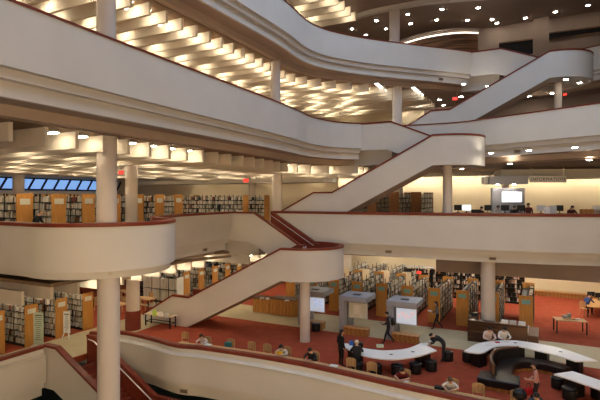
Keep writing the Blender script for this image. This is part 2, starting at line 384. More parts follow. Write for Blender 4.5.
# lower stair that sinks through the opening to the pool level
def pool_stair():
    o = G(corn, 0, .95)
    t = empty('staircase', (o.x, o.y, 0), A0, 'red sided stair sinking below the main floor behind the near column', 'staircase')
    n = 14; L = 4.0; D = 2.25
    mb = MB()
    for i in range(n):
        mb.box((.9 + L*(i+.5)/n, .03, -D*(i+1)/n - .12), (L/n+.02, 1.75, .24))
    mb.build('steps', M_red, t)
    top = [(-.15, 1.0), (.75, 1.0), (.9+L, -D+1.0), (6.55, -D+1.0)]
    bot = [(6.55, -D-.75), (.9+L, -D-.75), (.6, -.95), (-.15, -.95)]
    mb = MB(); wall_xz(mb, top + bot, -1.12, -.93); mb.build('parapet', M_white, t)
    mb = MB(); wall_xz(mb, [(x, z-.04) for x, z in top] + bot, -.93, -.85); mb.build('lining', M_red, t)
    top2 = [(.35, 1.0), (.95, 1.0), (.9+L, -D+1.0), (6.55, -D+1.0)]
    bot2 = [(6.55, -D-.75), (.9+L, -D-.75), (.9, -.4), (.35, -.4)]
    mb = MB(); wall_xz(mb, top2 + bot2, .92, 1.10); mb.build('parapet', M_red, t)
    mb = MB(); capstrip(mb, top, -1.12, -.88); capstrip(mb, top2, .92, 1.10)
    arc = [(6.55 + 1.12*math.cos(math.radians(a)), 1.12*math.sin(math.radians(a))) for a in range(-90, 91, 10)]
    inn = [(6.55 + .9*math.cos(math.radians(a)), .9*math.sin(math.radians(a))) for a in range(90, -91, -10)]
    mb.prism(arc + inn, -D+.99, -D+1.1); mb.build('rail_cap', M_cap, t)
    mb = MB(); mb.prism(arc + inn, -D-.75, -D+1.0); mb.build('landing_wall', M_red, t, True)
    mb = MB(); mb.prism([(.9+L, -.95)] + arc + [(.9+L, .95)], -D-.3, -D); mb.build('landing', M_red, t)
    mr = MB(); mr.tube([(.55, .84, .92), (.95, .84, .86), (.9+L, .84, -D+.85), (6.2, .84, -D+.85)], .028)
    mr.tube([(.55, -.80, .86), (.95, -.80, .82), (.9+L, -.80, -D+.85)], .028)
    mr.build('handrail', M_top, t)
pool_stair()
# ------------------------------------------------------------------ columns
def column(x, y, z0, z1, r, base=None):
    mb = MB(); mb.lathe([(r, z0), (r, z1)], 32, 0, Matrix.Translation((x, y, 0)))
    c = struct(mb.build('column', M_column, None, True))
    if base: MB().lathe([(r+.06, z0), (r+.06, z0+base), (r, z0+base+.02)], 32, 0, Matrix.Translation((x, y, 0))).build('plinth', M_red, c, True)
    return c
def cu(u, Y): return (u-300)*Y/FP
column(cu(108.7, 17.9), 17.9, -5.2, F2-.6, .40)
column(cu(106.7, 17.9), 17.9, F2-.5, F3-1.4, .36)
column(cu(106, 18.2), 18.2, F3-.5, F4-1.4, .35)
column(cu(133, 29.4), 29.4, 0, F2-1.6, .40, 1.15)
column(-8.85, 25.2, F2-.5, F3-1.6, .31)
column(cu(305, 26.95), 26.95, 0, 4.15-.7, .285)
column(cu(447.5, 29.6), 29.6, F2, F2+4.0, .275)
column(cu(558, 34), 34, F3, F3+4.1, .25)
column(cu(488, 28.3), 28.3, 0, F2-1.6, .40)
column(cu(277, 36), 36, F2, F3-1.6, .36); column(cu(252, 40), 40, F2, F3-1.6, .28)
column(cu(275, 29), 29.6, F3, F4-1.6, .30)
column(cu(397, 36.5), 36.5, F3, F4-1.6, .36); column(cu(394.5, 37.5), 37.5, F4, F4+4.75, .40)
column(cu(18.5, 36), 36, F2, F3-1.6, .40); column(cu(505.5, 40), 40, F2, F3-1.7, .3); column(cu(553, 40), 40, F2, F3-1.7, .25)
column(cu(347, 42), 42, 0, F2-1.6, .40); column(cu(399, 38), 38, F2, F3-1.7, .3)
# pier on the back wall of the main hall
pr = P(573.5, 296, 0); struct(MB().box((pr.x, pr.y, 2.2), (.8, .5, 4.2), rz=A0).build('wall_pier', M_cream))
# ------------------------------------------------------------------ ceiling baffles and lamps
def e1lim(path, s, extra):
    best = None
    for p, q2 in zip(path, path[1:]):
        a, b = p.dot(E2), q2.dot(E2)
        if (a-s)*(b-s) <= 0 and a != b:
            tt = (s-a)/(b-a); x = (p + (q2-p)*tt).dot(E1); best = x if best is None else max(best, x)
    return best
LAMPS = []
def baffles(ceilobj, path, zb, s0, s1, step, cap1, length, lab, grp, lamp_gap=3.6, smin=None, hgt=.58, lamp0=.55, lamprows=4, skip=None):
    s = s0; i = 0
    proto = None
    while s < s1:
        lim = e1lim(path, s, 0)
        lim = cap1 if lim is None else min(lim - 1.85, cap1)
        if ceilobj is c1 and s < 24: lim = -18.8
        c = E1*(lim - length/2) + E2*s
        if proto is None:
            mb = MB(); mb.box((0, 0, 0), (length, .13, hgt)); proto = mb.build('ceiling_baffle', M_baffle, ceilobj); o = proto
        else:
            o = proto.copy(); COL.objects.link(o)
        o.location = (c.x, c.y, zb + hgt/2); o.rotation_euler = (0, 0, A0)
        for k in range(lamprows):
            if skip and skip(s, k): continue
            x = lim - lamp0 - k*lamp_gap - (.9 if i % 2 and k else 0)
            p = E1*x + E2*(s + step/2)
            LAMPS.append((p.x, p.y, zb + hgt - .07, lab, grp))
        s += step; i += 1
baffles(c3, L4a, F4-2.28, 8.2, 43.5, 1.02, -8.6, 15, 'bright lamp tucked between the slanting beams of the upper balcony ceiling', 'lamps in the upper ceiling', 2.8, lamprows=4, lamp0=.75)
baffles(c2, L3a, F3-2.35, 8.8, 40.5, 1.17, -11.8, 21, 'bright lamp between the deep ceiling beams above the middle balcony shelves', 'lamps in the middle ceiling', 4.0, lamprows=5, skip=lambda s, k: k == 0 and (s < 9.5 or 18 < s < 27))
baffles(c1, L2a, F2-2.35, 12.2, 40.5, 1.3, -17.2, 16, 'bright lamp between the ceiling beams above the main floor shelves', 'lamps in the lowest ceiling', 5.0, lamprows=3, skip=lambda s, k: k == 0 and s < 13.6)
baffles(c4, L4a, F4+4.0, 26.5, 37, 1.2, -13.4, 9, 'bright lamp between the beams of the topmost ceiling', 'lamps in the topmost ceiling', 2.6, lamprows=3, hgt=.7)
lp = None
for x, y, z, lab, grp in LAMPS:
    if lp is None:
        lp = empty('ceiling_lamp', (x, y, z), A0, lab, 'ceiling lamp', grp)
        MB().box((0, 0, .03), (.54, .24, .07)).build('housing', M_greyl, lp); MB().box((0, 0, -.02), (.48, .18, .03)).build('diffuser', M_lamp, lp)
    else: dup(lp, (x, y, z), A0, lab, grp)
def down(u, v, z, lab, grp, proto=[None]):
    p = P(u, v, z)
    if proto[0] is None:
        r = empty('downlight', p, 0, lab, 'downlight', grp); proto[0] = r
        MB().lathe([(.135, -.02), (.135, .05), (.165, .05), (.165, -.02)], 16).build('trim_ring', M_greyl, r, True)
        MB().lathe([(.13, -.035), (.13, .02)], 16).build('lens', M_down, r)
    else: dup(proto[0], p, 0, lab, grp)
for u, v in [(352, 28.7), (376.5, 20.5), (366, 34.7), (386, 28.7), (407.7, 14), (410.7, 23.5), (436.7, 19.7), (442, 9.2), (478, 7.7), (467.5, 20), (492, 19.2), (497, 23), (525.5, 17.7), (555.5, 11.7), (588, 5)]:
    down(u, v, F4+4.72, 'round downlight recessed in the topmost ceiling', 'downlights of the topmost ceiling')
for u, v in [(463.6, 84), (487.7, 86), (461, 96.5), (439.5, 99.5), (443.5, 105), (420, 101.5), (424, 107), (405, 109), (529, 95.8), (552, 93)]:
    down(u, v, F4-1.85, 'round downlight in the dim ceiling behind the highest staircase', 'downlights behind the highest staircase')
for u, v in [(491, 153), (529, 150), (575, 147)]:
    down(u, v, F3-1.42, 'round downlight under the edge of the upper right balcony', 'downlights under the balcony edge')
for u, v in [(510, 163.5), (589, 159.5), (477.5, 167), (462, 168.4), (334.5, 169.5), (349, 169.5), (366, 169.5)]:
    down(u, v, F3-1.85, 'round downlight in the ceiling above the information area', 'downlights above the information area')
for a_, b_ in [(.6, -1.3), (1.5, .2)]:
    p_ = G(C3, a_, b_); zz = F3+4.78-.75; down(300+FP*p_.x/p_.y, HV+FP*(ZC-zz)/p_.y, zz, 'small downlight under the rounded landing of the highest staircase', 'downlights under the highest landing')
for (ua, va, ub, vb, la) in [(376, 83, 391, 95, 'long fluorescent tube nearer the beams in the upper ceiling'), (413, 87, 422, 95, 'shorter fluorescent tube right of the upper column')]:
    p, q2 = P(ua, va, F4-1.86), P(ub, vb, F4-1.86); d = q2-p; L = d.length
    t = empty('fluorescent_light', (p+q2)/2, math.atan2(d.y, d.x), la, 'ceiling light')
    MB().box((0, 0, .02), (L, .34, .07)).build('housing', M_greyl, t); MB().box((0, 0, -.03), (L*.97, .22, .05)).build('tube', M_tube2, t)
# troffers along the main hall ceiling under the right-hand balcony (light the shelves below)
for i, (a, b) in enumerate([(-9.5, 4), (-6, 6.5), (-2, 4), (2, 7), (6, 4.5), (-12, 8), (-8, 12), (-3, 11), (3.5, 11), (9, 8), (0, 9), (6, 8.5), (-9, 15), (7, 11.5)]):
    c = G((9, 29.5), a, b)
    t = empty('troffer_light', (c.x, c.y, F2-1.84), A0, 'long lamp on the main hall ceiling above the bookcases under the balcony', 'ceiling light', 'lamps under the lower right balcony')
    MB().box((0, 0, .03), (2.2, .3, .06)).build('housing', M_greyl, t); MB().box((0, 0, -.02), (2.1, .22, .04)).build('tube', M_tube, t)
# floor edges that close the slab at each stair head
for C, F, nm in ((C1, F2, 'floor_edge_lower'), (C2, F3, 'floor_edge_upper'), (C3, F4, 'floor_edge_top')):
    struct(MB().prism([G(C, -6.6, .9), G(C, -3.75, .8), G(C, -3.75, R+.02), G(C, -4.2, R+1.6), G(C, -6.6, R+2.2)], F-1.74, F+.004).build(nm, M_white))
# ------------------------------------------------------------------ clerestory windows
def window_strip(n, a, b, z0, z1, lean):
    d = (b-a).normalized(); L = (b-a).length; nrm = Vector((d.y, -d.x))
    t = empty('window_%d' % n, (a.x, a.y, 0), math.atan2(d.y, d.x)); struct(t)
    M = Matrix(((1, 0, 0, 0), (0, 1, 0, 0), (0, 0, 1, 0), (0, 0, 0, 1)))
    mb = MB(); mb.add([(0, .12, z0), (L, .12, z0), (L, .12, z1), (0, .12, z1)], [(0, 1, 2, 3)]); mb.add([(0, .10, z0), (L, .10, z0), (L, .10, z1), (0, .10, z1)], [(3, 2, 1, 0)])
    mb.build('pane', M_sky, t)
    mb = MB(); k = int(L/1.15)
    for i in range(k+1):
        x = L*i/k; mb.tube([(x, .17, z0), (x+lean, .17, z1)], .09, 6)
    mb.box((L/2, .17, z0-.06), (L, .2, .14)); mb.box((L/2, .17, z1+.05), (L, .2, .12)); mb.build('frame', M_black, t)
wa = G(lw, .0, 0)
window_strip(1, G(lw, .15, 11.5), G(lw, .15, -6), 8.78, 9.62, -.5)
# ------------------------------------------------------------------ bookcases
BOOKS = []                                  # every book: (root, local centre, size, colour, phrase)
def make_bookcase(name, L, h, nsh, pm, card, w=.75, cm=None):
    t = empty(name, (0, 0, 0)); th = .045
    e = MB().box((th/2, 0, h/2), (th, w, h), bev=.008).build('end_panel', pm, t)
    if card:
        MB().box((-.012, 0, h*.84), (.02, w*.62, .26)).build('sign_card', cm or M_card, e)
    MB().box((L-th/2, 0, h/2), (th, w, h)).build('end_panel', pm, t)
    MB().box((L/2, 0, (h-.16)/2), (L-.1, .03, h-.16)).build('back_panel', M_shelf, t)
    mb = MB(); k = max(1, round(L/.95))
    for i in range(1, k):
        for s in (-1, 1): mb.box((L*i/k, s*(w/2-.03), h/2), (.035, .04, h))
    if k > 1: mb.build('upright', M_black, t)
    MB().box((L/2, 0, .06), (L-.06, w-.06, .12)).build('plinth', M_black, t)
    for i in range(nsh):
        z = .13 + (h-.2)*i/nsh
        MB().box((L/2, 0, z), (L-.09, w-.02, .03)).build('shelf', M_black, t)
    return t
SHN = ['bottom', 'second', 'third', 'fourth', 'fifth', 'sixth', 'seventh']
def fill(root, L, h, nsh, sides, phrase, w=.75, dens=.94, pale=0, seed=0, wide=1.0):
    rnd = random.Random(seed)
    gap = (h-.2)/nsh
    for s in sides:
        for i in range(nsh):
            z = .146 + gap*i; x = .08
            while x < L-.12:
                bw_ = rnd.uniform(.028, .075)*wide
                if rnd.random() > dens: x += rnd.uniform(.1, .35); continue
                bh = min(gap-.05, rnd.uniform(.20, .30)); bd = rnd.uniform(.17, .23)
                ci = rnd.choice([0, 1, 1, 7, 7, 5]) if rnd.random() < pale else rnd.randrange(len(BOOKC))
                BOOKS.append((root, (x+bw_/2, s*(w/2-.03-bd/2), z+bh/2), (bw_*.94, bd, bh), ci, phrase + ', ' + SHN[i] + ' shelf', i))
                x += bw_
pr6 = make_bookcase('bookcase', 6, 2.24, 6, M_panel, True)
P0 = V2(-15.3, 24.9)
first = [True]
def place(proto, base, rz, z, label, group, firstkey=None, used=set()):
    k = id(proto)
    if k not in used:
        used.add(k); proto.location = (base.x, base.y, z); proto.rotation_euler = (0, 0, rz); tag(proto, label, 'bookcase', group); return proto
    return dup(proto, (base.x, base.y, z), rz, label, group)
for n, k in enumerate([0, 1, 2, 3, 8, 9, 10, 11, 12]):
    base = G(P0, 0, 1.82*k - .375)
    ph = 'oak ended bookcase in the long row beside the main floor walkway, %s from the front' % ORD[n]
    o = place(pr6, base, ANG1+PI, 0, ph, 'bookcases in the long row on the main floor')
    fill(o, 6 if k < 4 else 3, 2.24, 6, (1,), 'small book in the %s bookcase of the main floor row' % ORD[n], pale=.72, seed=10+k)
# journals in front of the gap
prj = make_bookcase('journal_rack', 3.4, 2.0, 2, M_paper, False)
base = G(P0, 0.3, 1.82*7.2); tag(prj, 'low rack of tall white journal binders in front of the study tables gap', 'rack'); prj.location = (base.x, base.y, 0); prj.rotation_euler = (0, 0, ANG1+PI)
for i in range(2):
    x = .12
    while x < 3.2:
        BOOKS.append((prj, (x+.05, .22, .146+.9*i+.4), (.09, .26, .8), random.choice([1, 7, 7]), 'white journal binder on the %s shelf of the low rack' % ('lower' if i == 0 else 'upper'), i)); x += random.choice([.13, .13, .2])
# lower balcony level, left row
pr2 = make_bookcase('bookcase', 5.5, 2.2, 6, M_panel, True)
Q0 = V2(-12.03, 21.0)
for k in range(0, 7):
    base = G(Q0, 0, 1.65*k)
    o = place(pr2, base, ANG1+PI, F2, 'oak ended balcony bookcase behind the rounded bay, %s from the front of its row' % ORD[k], 'bookcases behind the rounded bay')
    fill(o, 5.5 if k < 1 else 3.2, 2.2, 6, (1,), 'small book in the %s bookcase behind the rounded bay' % ORD[k], pale=.65, seed=40+k)
pr8 = make_bookcase('bookcase', 7.2, 2.2, 6, M_panel, False)
for k, (u, Y, ph) in enumerate([(246, 37.3, 'very long bookcase on the balcony level left of the two slim columns'), (267, 39, 'long bookcase on the balcony level ending right of the slim columns')]):
    b = V2(cu(u, Y), Y); o = place(pr8, b, ANG1+PI, F2, ph, None)
    fill(o, 7.2, 2.2, 6, (1,), 'small book in the ' + ph.split(' on the')[0] + ' by the slim columns', pale=.6, seed=60+k)
# balcony level, dark panelled cases under the middle staircase
prb = make_bookcase('bookcase', 4.2, 2.42, 6, M_brownp, False)
for k, (u, Y) in enumerate([(350, 37), (372, 36.3), (394, 35.5), (416, 34.8)]):
    b = V2(cu(u, Y), Y); o = place(prb, b, ANG2, F2, 'dark brown panelled bookcase seen under the middle staircase, %s from its lower end' % ORD[k], 'dark bookcases under the middle staircase')
    fill(o, 4.2, 2.42, 6, (-1,), 'small book in the %s dark bookcase under the middle staircase' % ORD[k], pale=.6, seed=70+k)
# main floor, right-hand row
pr4 = make_bookcase('bookcase', 5.0, 2.24, 6, M_panel, True, cm=M_teal2)
B0 = V2(8.3, 31.1)
for n, k in enumerate([-6, -5, -4, -3, -2, -1, 0, 1, 2, 3]):
    base = G(B0, 1.75*k + .375, 0)
    if k == 3: base = G(V2(13.05, 28.6), .375, 0)
    o = place(pr4, base, ANG2, 0, 'teal carded bookcase in the row behind the grey kiosks, %s from the left end' % ORD[n], 'bookcases behind the grey kiosks')
    fill(o, 5.0, 2.24, 6, (-1,), 'small book in the %s bookcase of the row behind the grey kiosks' % ORD[n], pale=.45, seed=80+k)
pr5 = make_bookcase('bookcase', 5.2, 2.1, 6, M_cream, False)
for n, k in enumerate([-8, -7, -6, -5, -4, -3, -2]):
    base = G(B0, 1.75*k + .375, 6.6)
    o = place(pr5, base, ANG2, 0, 'pale ended bookcase in the second row far behind the kiosks, %s from the left' % ORD[n], 'bookcases of the second row')
    fill(o, 5.2, 2.1, 6, (-1,), 'small book in the %s pale ended bookcase of the second row' % ORD[n], pale=.85, seed=120+k)
prw = make_bookcase('bookcase', 2.25, 2.25, 6, M_black, False)
MB().box((1.125, 0, 2.26), (2.25, .75, .05)).build('top_board', M_greyl, prw)
ba = V2(8.9, 40.6)
for k in range(4):
    base = G(ba, 2.3*k, 0)
    o = place(prw, base, ANG1, 0, 'black steel bookcase facing the hall in the back line, %s from the left' % ORD[k], 'black bookcases of the back line')
    fill(o, 2.25, 2.25, 6, (-1,), 'small book in the %s black bookcase of the back line' % ORD[k], dens=.8, seed=140+k)
# ------------------------------------------------------------------ signs on the main floor
def board(u, vb, w, h, m, label, easel):
    p = P(u, vb, 0); t = empty('sign_stand', (p.x, p.y, 0), math.radians(-12), label, 'sign')
    z0 = .35 if easel else .05
    pnl = MB().box((0, 0, z0+h/2), (w, .03, h)).build('board', m, t)
    mb = MB()
    rnd = random.Random(u)
    for i in range(int(h/.11)-2):
        z = z0+h-.16-i*.11; ww = w*rnd.uniform(.4, .75)
        mb.box((0, -.018, z), (ww, .006, .03 if i else .06))
    mb.build('text_lines', M_ink, pnl)
    if easel:
        for s in (-1, 1): MB().tube([(s*.05, .0, .6), (s*w*.55, -.12, .01)], .03).build('leg', M_paper, t)
        MB().tube([(0, .02, .6), (0, .3, .01)], .02).build('leg', M_paper, t)
    else: MB().box((0, 0, .025), (w*.9, .4, .05)).build('base', M_greyl, t)
board(38.5, 345.5, .62, 1.75, M_green, 'pale green notice board standing before the second oak bookcase', False)
board(66.8, 339, .44, 1.22, M_paper, 'white notice on a small easel before the third oak bookcase', True)
# ------------------------------------------------------------------ tables
def table(p, rz, sx, sy, h, label, top=M_tan, legm=M_black, name='table', group=None, rail=False):
    t = empty(name, (p.x, p.y, 0), rz, label, 'table', group)
    MB().box((0, 0, h-.025), (sx, sy, .05), bev=.012).build('table_top', top, t)
    for i in (-1, 1):
        for j in (-1, 1): MB().box((i*(sx/2-.06), j*(sy/2-.06), (h-.05)/2), (.06, .06, h-.05)).build('leg', legm, t)
    if rail:
        mb = MB()
        for j in (-1, 1): mb.box((0, j*(sy/2-.06), .28), (sx-.1, .03, .04))
        for i in (-1, 1): mb.box((i*(sx/2-.06), 0, .28), (.03, sy-.1, .04))
        mb.build('rail', legm, t)
    return t
tA = P(145, 325.5, 0); tB = P(169.5, 329.3, 0); d = tB - tA; ang = math.atan2(d.y, d.x)
tc = (tA+tB)/2 + Vector((-math.sin(ang), math.cos(ang), 0))*.3
table(tc, ang, d.length+.1, .62, .76, 'small black framed table with leaflets before the lowest staircase', M_cream, rail=True)
rnd = random.Random(3)
def leaflet(u, v, z, m, hgt, label, rz=0):
    p = P(u, v, z); o = MB().add([(-.12, -.05, 0), (.12, -.05, 0), (.12, .02, hgt), (-.12, .02, hgt), (-.12, .07, 0), (.12, .07, 0)], [(0, 1, 2, 3), (5, 4, 3, 2), (0, 3, 4), (1, 5, 2), (0, 4, 5, 1)]).build('leaflet_holder', m)
    o.location = p; o.rotation_euler = (0, 0, rz); tag(o, label, 'leaflet holder')
leaflet(154.5, 315.4, .76, mat('lime_paper', (.45, .62, .12), .7), .36, 'lime green leaflet stand on the small table by the staircase')
leaflet(160.5, 316.4, .76, M_paper, .30, 'white leaflet stand in the middle of the small table by the staircase')
leaflet(166, 317.2, .76, M_greyl, .26, 'greyish leaflet stand at the right end of the small table by the staircase')
tc = P(571.5, 334, 0) + Vector((.1, .35, 0))
table(tc, math.radians(-15), 1.7, .9, .78, 'tan table with stacked books standing alone on the far red carpet', M_tan)
for i, (u, v, hh, m, wd) in enumerate([(565, 318.5, .22, M_paper, 'white books at the left of'), (569, 318, .28, M_greyl, 'grey books at the middle of'), (574, 319.5, .12, M_tan, 'tan books at the right of'), (578.5, 319.8, .08, M_paper, 'paper at the right end of')]):
    p = P(u, v, .78); n = max(1, int(hh/.07)); 
    t = empty('book_stack', p, rnd.random(), 'small stack of %s the lone tan table' % wd, 'books')
    for j in range(n): MB().box((rnd.uniform(-.02, .02), 0, .035+.07*j), (.24, .18, .065), rz=rnd.uniform(-.2, .2)).build('book', m if j % 2 == 0 else M_books[2], t)
# chairs
def make_chair(name='wooden_chair', m=M_tan, leg=M_tan):
    t = empty(name, (0, 0, 0))
    MB().box((0, 0, .45), (.46, .44, .05), bev=.02).build('seat', m, t)
    mb = MB(); n = 8; vs = []
    for i in range(n+1):
        x = -.23+.46*i/n; y = -.24+.05*(2*i/n-1)**2
        zt = .98 - .05*abs(2*i/n-1)**3
        vs += [(x, y, .60), (x, y-.03, .60), (x, y-.035, zt), (x, y-.005, zt)]
    fs = []
    for i in range(n):
        for j in range(4): fs.append((i*4+j, (i+1)*4+j, (i+1)*4+(j+1) % 4, i*4+(j+1) % 4))
    fs += [(0, 1, 2, 3), tuple(n*4+j for j in (3, 2, 1, 0))]
    mb.add(vs, fs).build('backrest', m, t)
    for s in (-1, 1):
        MB().tube([(s*.2, .19, .44), (s*.21, .2, 0)], .022).build('leg', leg, t)
        MB().tube([(s*.2, -.24, .80), (s*.2, -.21, .44), (s*.21, -.25, 0)], .022).build('leg', leg, t)
    return t
chair = make_chair(); ch_used = [False]
def put_chair(x, y, rz, label, group=None):
    if not ch_used[0]:
        ch_used[0] = True; chair.location = (x, y, 0); chair.rotation_euler = (0, 0, rz); return tag(chair, label, 'chair', group)
    return dup(chair, (x, y, 0), rz, label, group)
# study tables in the gap of the long row
for i, (a, b) in enumerate([(-1.4, 8.6), (-1.0, 10.8), (-3.8, 9.6), (-4.2, 12)]):
    c = G(P0, a, b)
    table(c, ANG1, 1.5, .9, .75, 'tan study table in the gap of the long bookcase row, %s one' % ['front', 'back', 'front inner', 'back inner'][i], M_tan, name='study_table')
    for s in (-1, 1):
        cc = G(c, s*.35, -s*.75 if s > 0 else .75)
        put_chair(cc.x, cc.y, ANG1 + (0 if s > 0 else PI), 'wooden chair at the %s study table, on its %s side' % (['front', 'back', 'front inner', 'back inner'][i], 'near' if s > 0 else 'far'), 'chairs at the study tables')
# desk that runs behind the front parapet
path = offset([p for p in L1a if -6.2 < p.x < 11], .25)
mb = MB(); sweep(mb, path, [(0, .92, 0), (0, .97, 0), (.55, .97, 0), (.55, .92, 0)])
dk = tag(mb.build('reading_desk', M_tan), 'long narrow tan reading desk fixed behind the front parapet', 'desk')
mb = MB()
for p, n in list(zip(path, normals(path)))[::5]: q2 = p + n*.3; mb.box((q2.x, q2.y, .46), (.08, .42, .92), rz=A0)
mb.build('support', M_walnut, dk)
def desk_pt(u, off):
    """a point a given distance behind the front rail, on the sight line through column u"""
    pts = offset(L1a, off); best = None
    for a, b in zip(pts, pts[1:]):
        fa = 300+FP*a.x/a.y-u; fb = 300+FP*b.x/b.y-u
        if fa*fb <= 0: t = fa/(fa-fb); best = a+(b-a)*t
    return best
for i, (u, wd) in enumerate([(182.5, 'leftmost along the desk'), (228.5, 'with a teal bag on it'), (249.5, 'empty, middle of the desk left half'), (265, 'empty, beside the reader with long hair')]):
    p = desk_pt(u, 1.75); put_chair(p.x, p.y, ANG1+PI, 'tan wooden chair at the front reading desk, ' + wd, 'chairs at the front desk')
for i, (u, wd) in enumerate([(349.5, 'beside the white haired person'), (370.5, 'below the white curved counter'), (478, 'right of the reader in white'), (517, 'near the person in pink'), (205, 'under the reader in white at left'), (313, 'under the reader in the black jacket'), (285, 'under the long haired reader'), (404, 'under the reader in dark red'), (452, 'under the reader in a white shirt')]):
    p = desk_pt(u, 1.75); put_chair(p.x, p.y, ANG1+PI, 'tan wooden chair at the front reading desk, ' + wd, 'chairs at the front desk')
# ------------------------------------------------------------------ oak service counters by the stairs
def counter(p0, L, dpt, h, label, m=M_bench):
    t = empty('service_counter', (p0.x, p0.y, 0), A0, label, 'counter')
    MB().box((L/2, dpt/2, h/2), (L-.03, dpt, h-.04), bev=.01).build('body', m, t)
    MB().box((L/2, dpt/2, h-.01), (L, dpt+.06, .05), bev=.01).build('worktop', M_walnut, t)
    mb = MB()
    for k in range(1, 3): mb.box((L*k/3, -.005, h/2), (.015, .02, h-.15))
    mb.build('panel_joint', M_walnut, t)
    return t
ca = P(252.5, 312, 0)
counter(ca, 1.35, 1.0, 1.0, 'lower left unit of the brown wooden service counters on the walkway')
counter(G(ca, 1.4, -.05).to_3d(), 2.0, 1.1, 1.12, 'taller right unit of the brown wooden service counters on the walkway')
for i, (u, v) in enumerate([(262, 297), (268, 297.5), (287, 301)]):
    p = P(u, v, 1.13); o = MB().box((0, 0, .05 if i < 2 else .02), (.3, .22, .1 if i < 2 else .04)).build('paper_tray', [M_greyl, M_paper, M_paper][i]); o.location = (p.x, p.y, 1.01 if i == 0 else 1.14 if i == 2 else 1.01)
    tag(o, ['grey paper tray on the lower wooden service counter', 'white paper tray on the lower wooden service counter', 'white sheets on the taller wooden service counter'][i], 'tray')
# ------------------------------------------------------------------ kiosks with hanging screens
def kiosk(base, scr, label, slabel, art):
    t = empty('kiosk', (base.x, base.y, 0), A0, label, 'kiosk')
    MB().box((.78, .8, 2.06), (1.75, 1.7, .30), bev=.015).build('canopy', M_grey, t)
    MB().box((.07, .25, .955), (.30, .55, 1.91), bev=.01).build('leg', M_grey, t)
    MB().box((.1, 1.4, .955), (.30, .4, 1.91), bev=.01).build('leg', M_grey, t)
    MB().box((.8, .7, 2.225), (.45, .3, .03)).build('roof_hatch', M_black, t)
    for hx in (.55, 1.3): MB().tube([(hx, .5, 1.92), (hx, .5, 1.75)], .02).build('hanger', M_black, t)
    s = empty('hanging_screen', (G(base, .92, .5).x, G(base, .92, .5).y, .85), A0, slabel, 'screen')
    MB().box((0, .03, .45), (1.2, .06, .95), bev=.01).build('casing', M_greyl, s)
    pn = MB().box((0, -.005, .45), (1.13, .012, .86)).build('display', M_screenk if art != 1 else M_card, s)
    mb = MB(); rd = random.Random(art)
    if art == 0:
        for k in range(14): MB().box((rd.uniform(-.45, .45), -.014-.0004*k, rd.uniform(.3, .65)), (rd.uniform(.06, .2), .006, rd.uniform(.04, .12))).build('screen_print', M_screenart, pn)
    elif art == 1:
        mb.box((.0, -.014, .5), (.5, .006, .55)); mb.box((.2, -.014, .3), (.2, .006, .5)); mb.build('screen_print', M_paper, pn)
    else:
        for k in range(16): MB().box((rd.uniform(-.5, .5), -.014-.0004*k, rd.uniform(.12, .8)), (rd.uniform(.05, .16), .006, rd.uniform(.05, .2))).build('screen_print', M_screen2, pn)
def bench(base, L, label, dy=-.75, dx=.45):
    c = G(base, dx, dy); t = empty('bench', (c.x, c.y, 0), A0, label, 'bench')
    MB().box((L/2, .28, .42), (L, .58, .06), bev=.012).build('seat', M_bench, t)
    MB().box((L/2, .28, .2), (L-.08, .5, .39)).build('body', M_bench, t)
K2 = V2(2.42, 28.7)
KB = [G(K2, -2.93, .35), K2, G(K2, 2.93, -.05)]
kl = ['left grey kiosk canopy, partly behind the slim stair column', 'middle grey kiosk canopy holding a pale poster', 'right grey kiosk canopy holding a bright screen']
sl = ['bluish screen hanging under the left grey kiosk', 'pale poster panel hanging under the middle grey kiosk', 'bright white screen hanging under the right grey kiosk']
for i in range(3):
    kiosk(KB[i], None, kl[i], sl[i], [2, 1, 0][i])
    bench(KB[i], 1.55, 'low wooden bench in front of the %s grey kiosk' % ['left', 'middle', 'right'][i], dy=-.45 if i == 0 else -.3, dx=.25)
c = P(-1, 0, 0) if False else None
# ------------------------------------------------------------------ striped reception desk round the big column
da = V2(9.45, 27.0)
t = empty('reception_desk', (da.x, da.y, 0), A0, 'dark striped wood reception desk wrapped round the large main floor column', 'desk')
MB().box((1.5, .18, .58), (3.05, .36, 1.16), bev=.01).build('front_panel', M_walnut, t)
MB().box((.18, 1.2, .58), (.36, 1.7, 1.16), bev=.01).build('side_panel', M_walnut, t)
MB().box((1.5, .18, 1.17), (3.1, .44, .04), bev=.01).build('ledge', M_walnut, t)
MB().box((1.7, 1.2, .74), (2.7, 1.7, .05)).build('worktop', M_cream, t)
MB().box((3.3, 1.0, .36), (.5, 2.0, .70)).build('cabinet', M_walnut, t)
for i, (a, b, z, m, nm) in enumerate([(.2, 1.2, 1.19, M_black, 'black folder'), (1.9, .2, 1.19, M_paper, 'white tray'), (2.3, .2, 1.19, M_greyl, 'grey tray'), (2.75, .2, 1.19, M_paper, 'wide white tray')]):
    c = G(da, a, b); o = MB().box((0, 0, .08), (.34, .26, .16)).build('paper_tray', m); o.location = (c.x, c.y, z); o.rotation_euler = (0, 0, A0); tag(o, nm + ' on the ledge of the striped reception desk', 'tray')
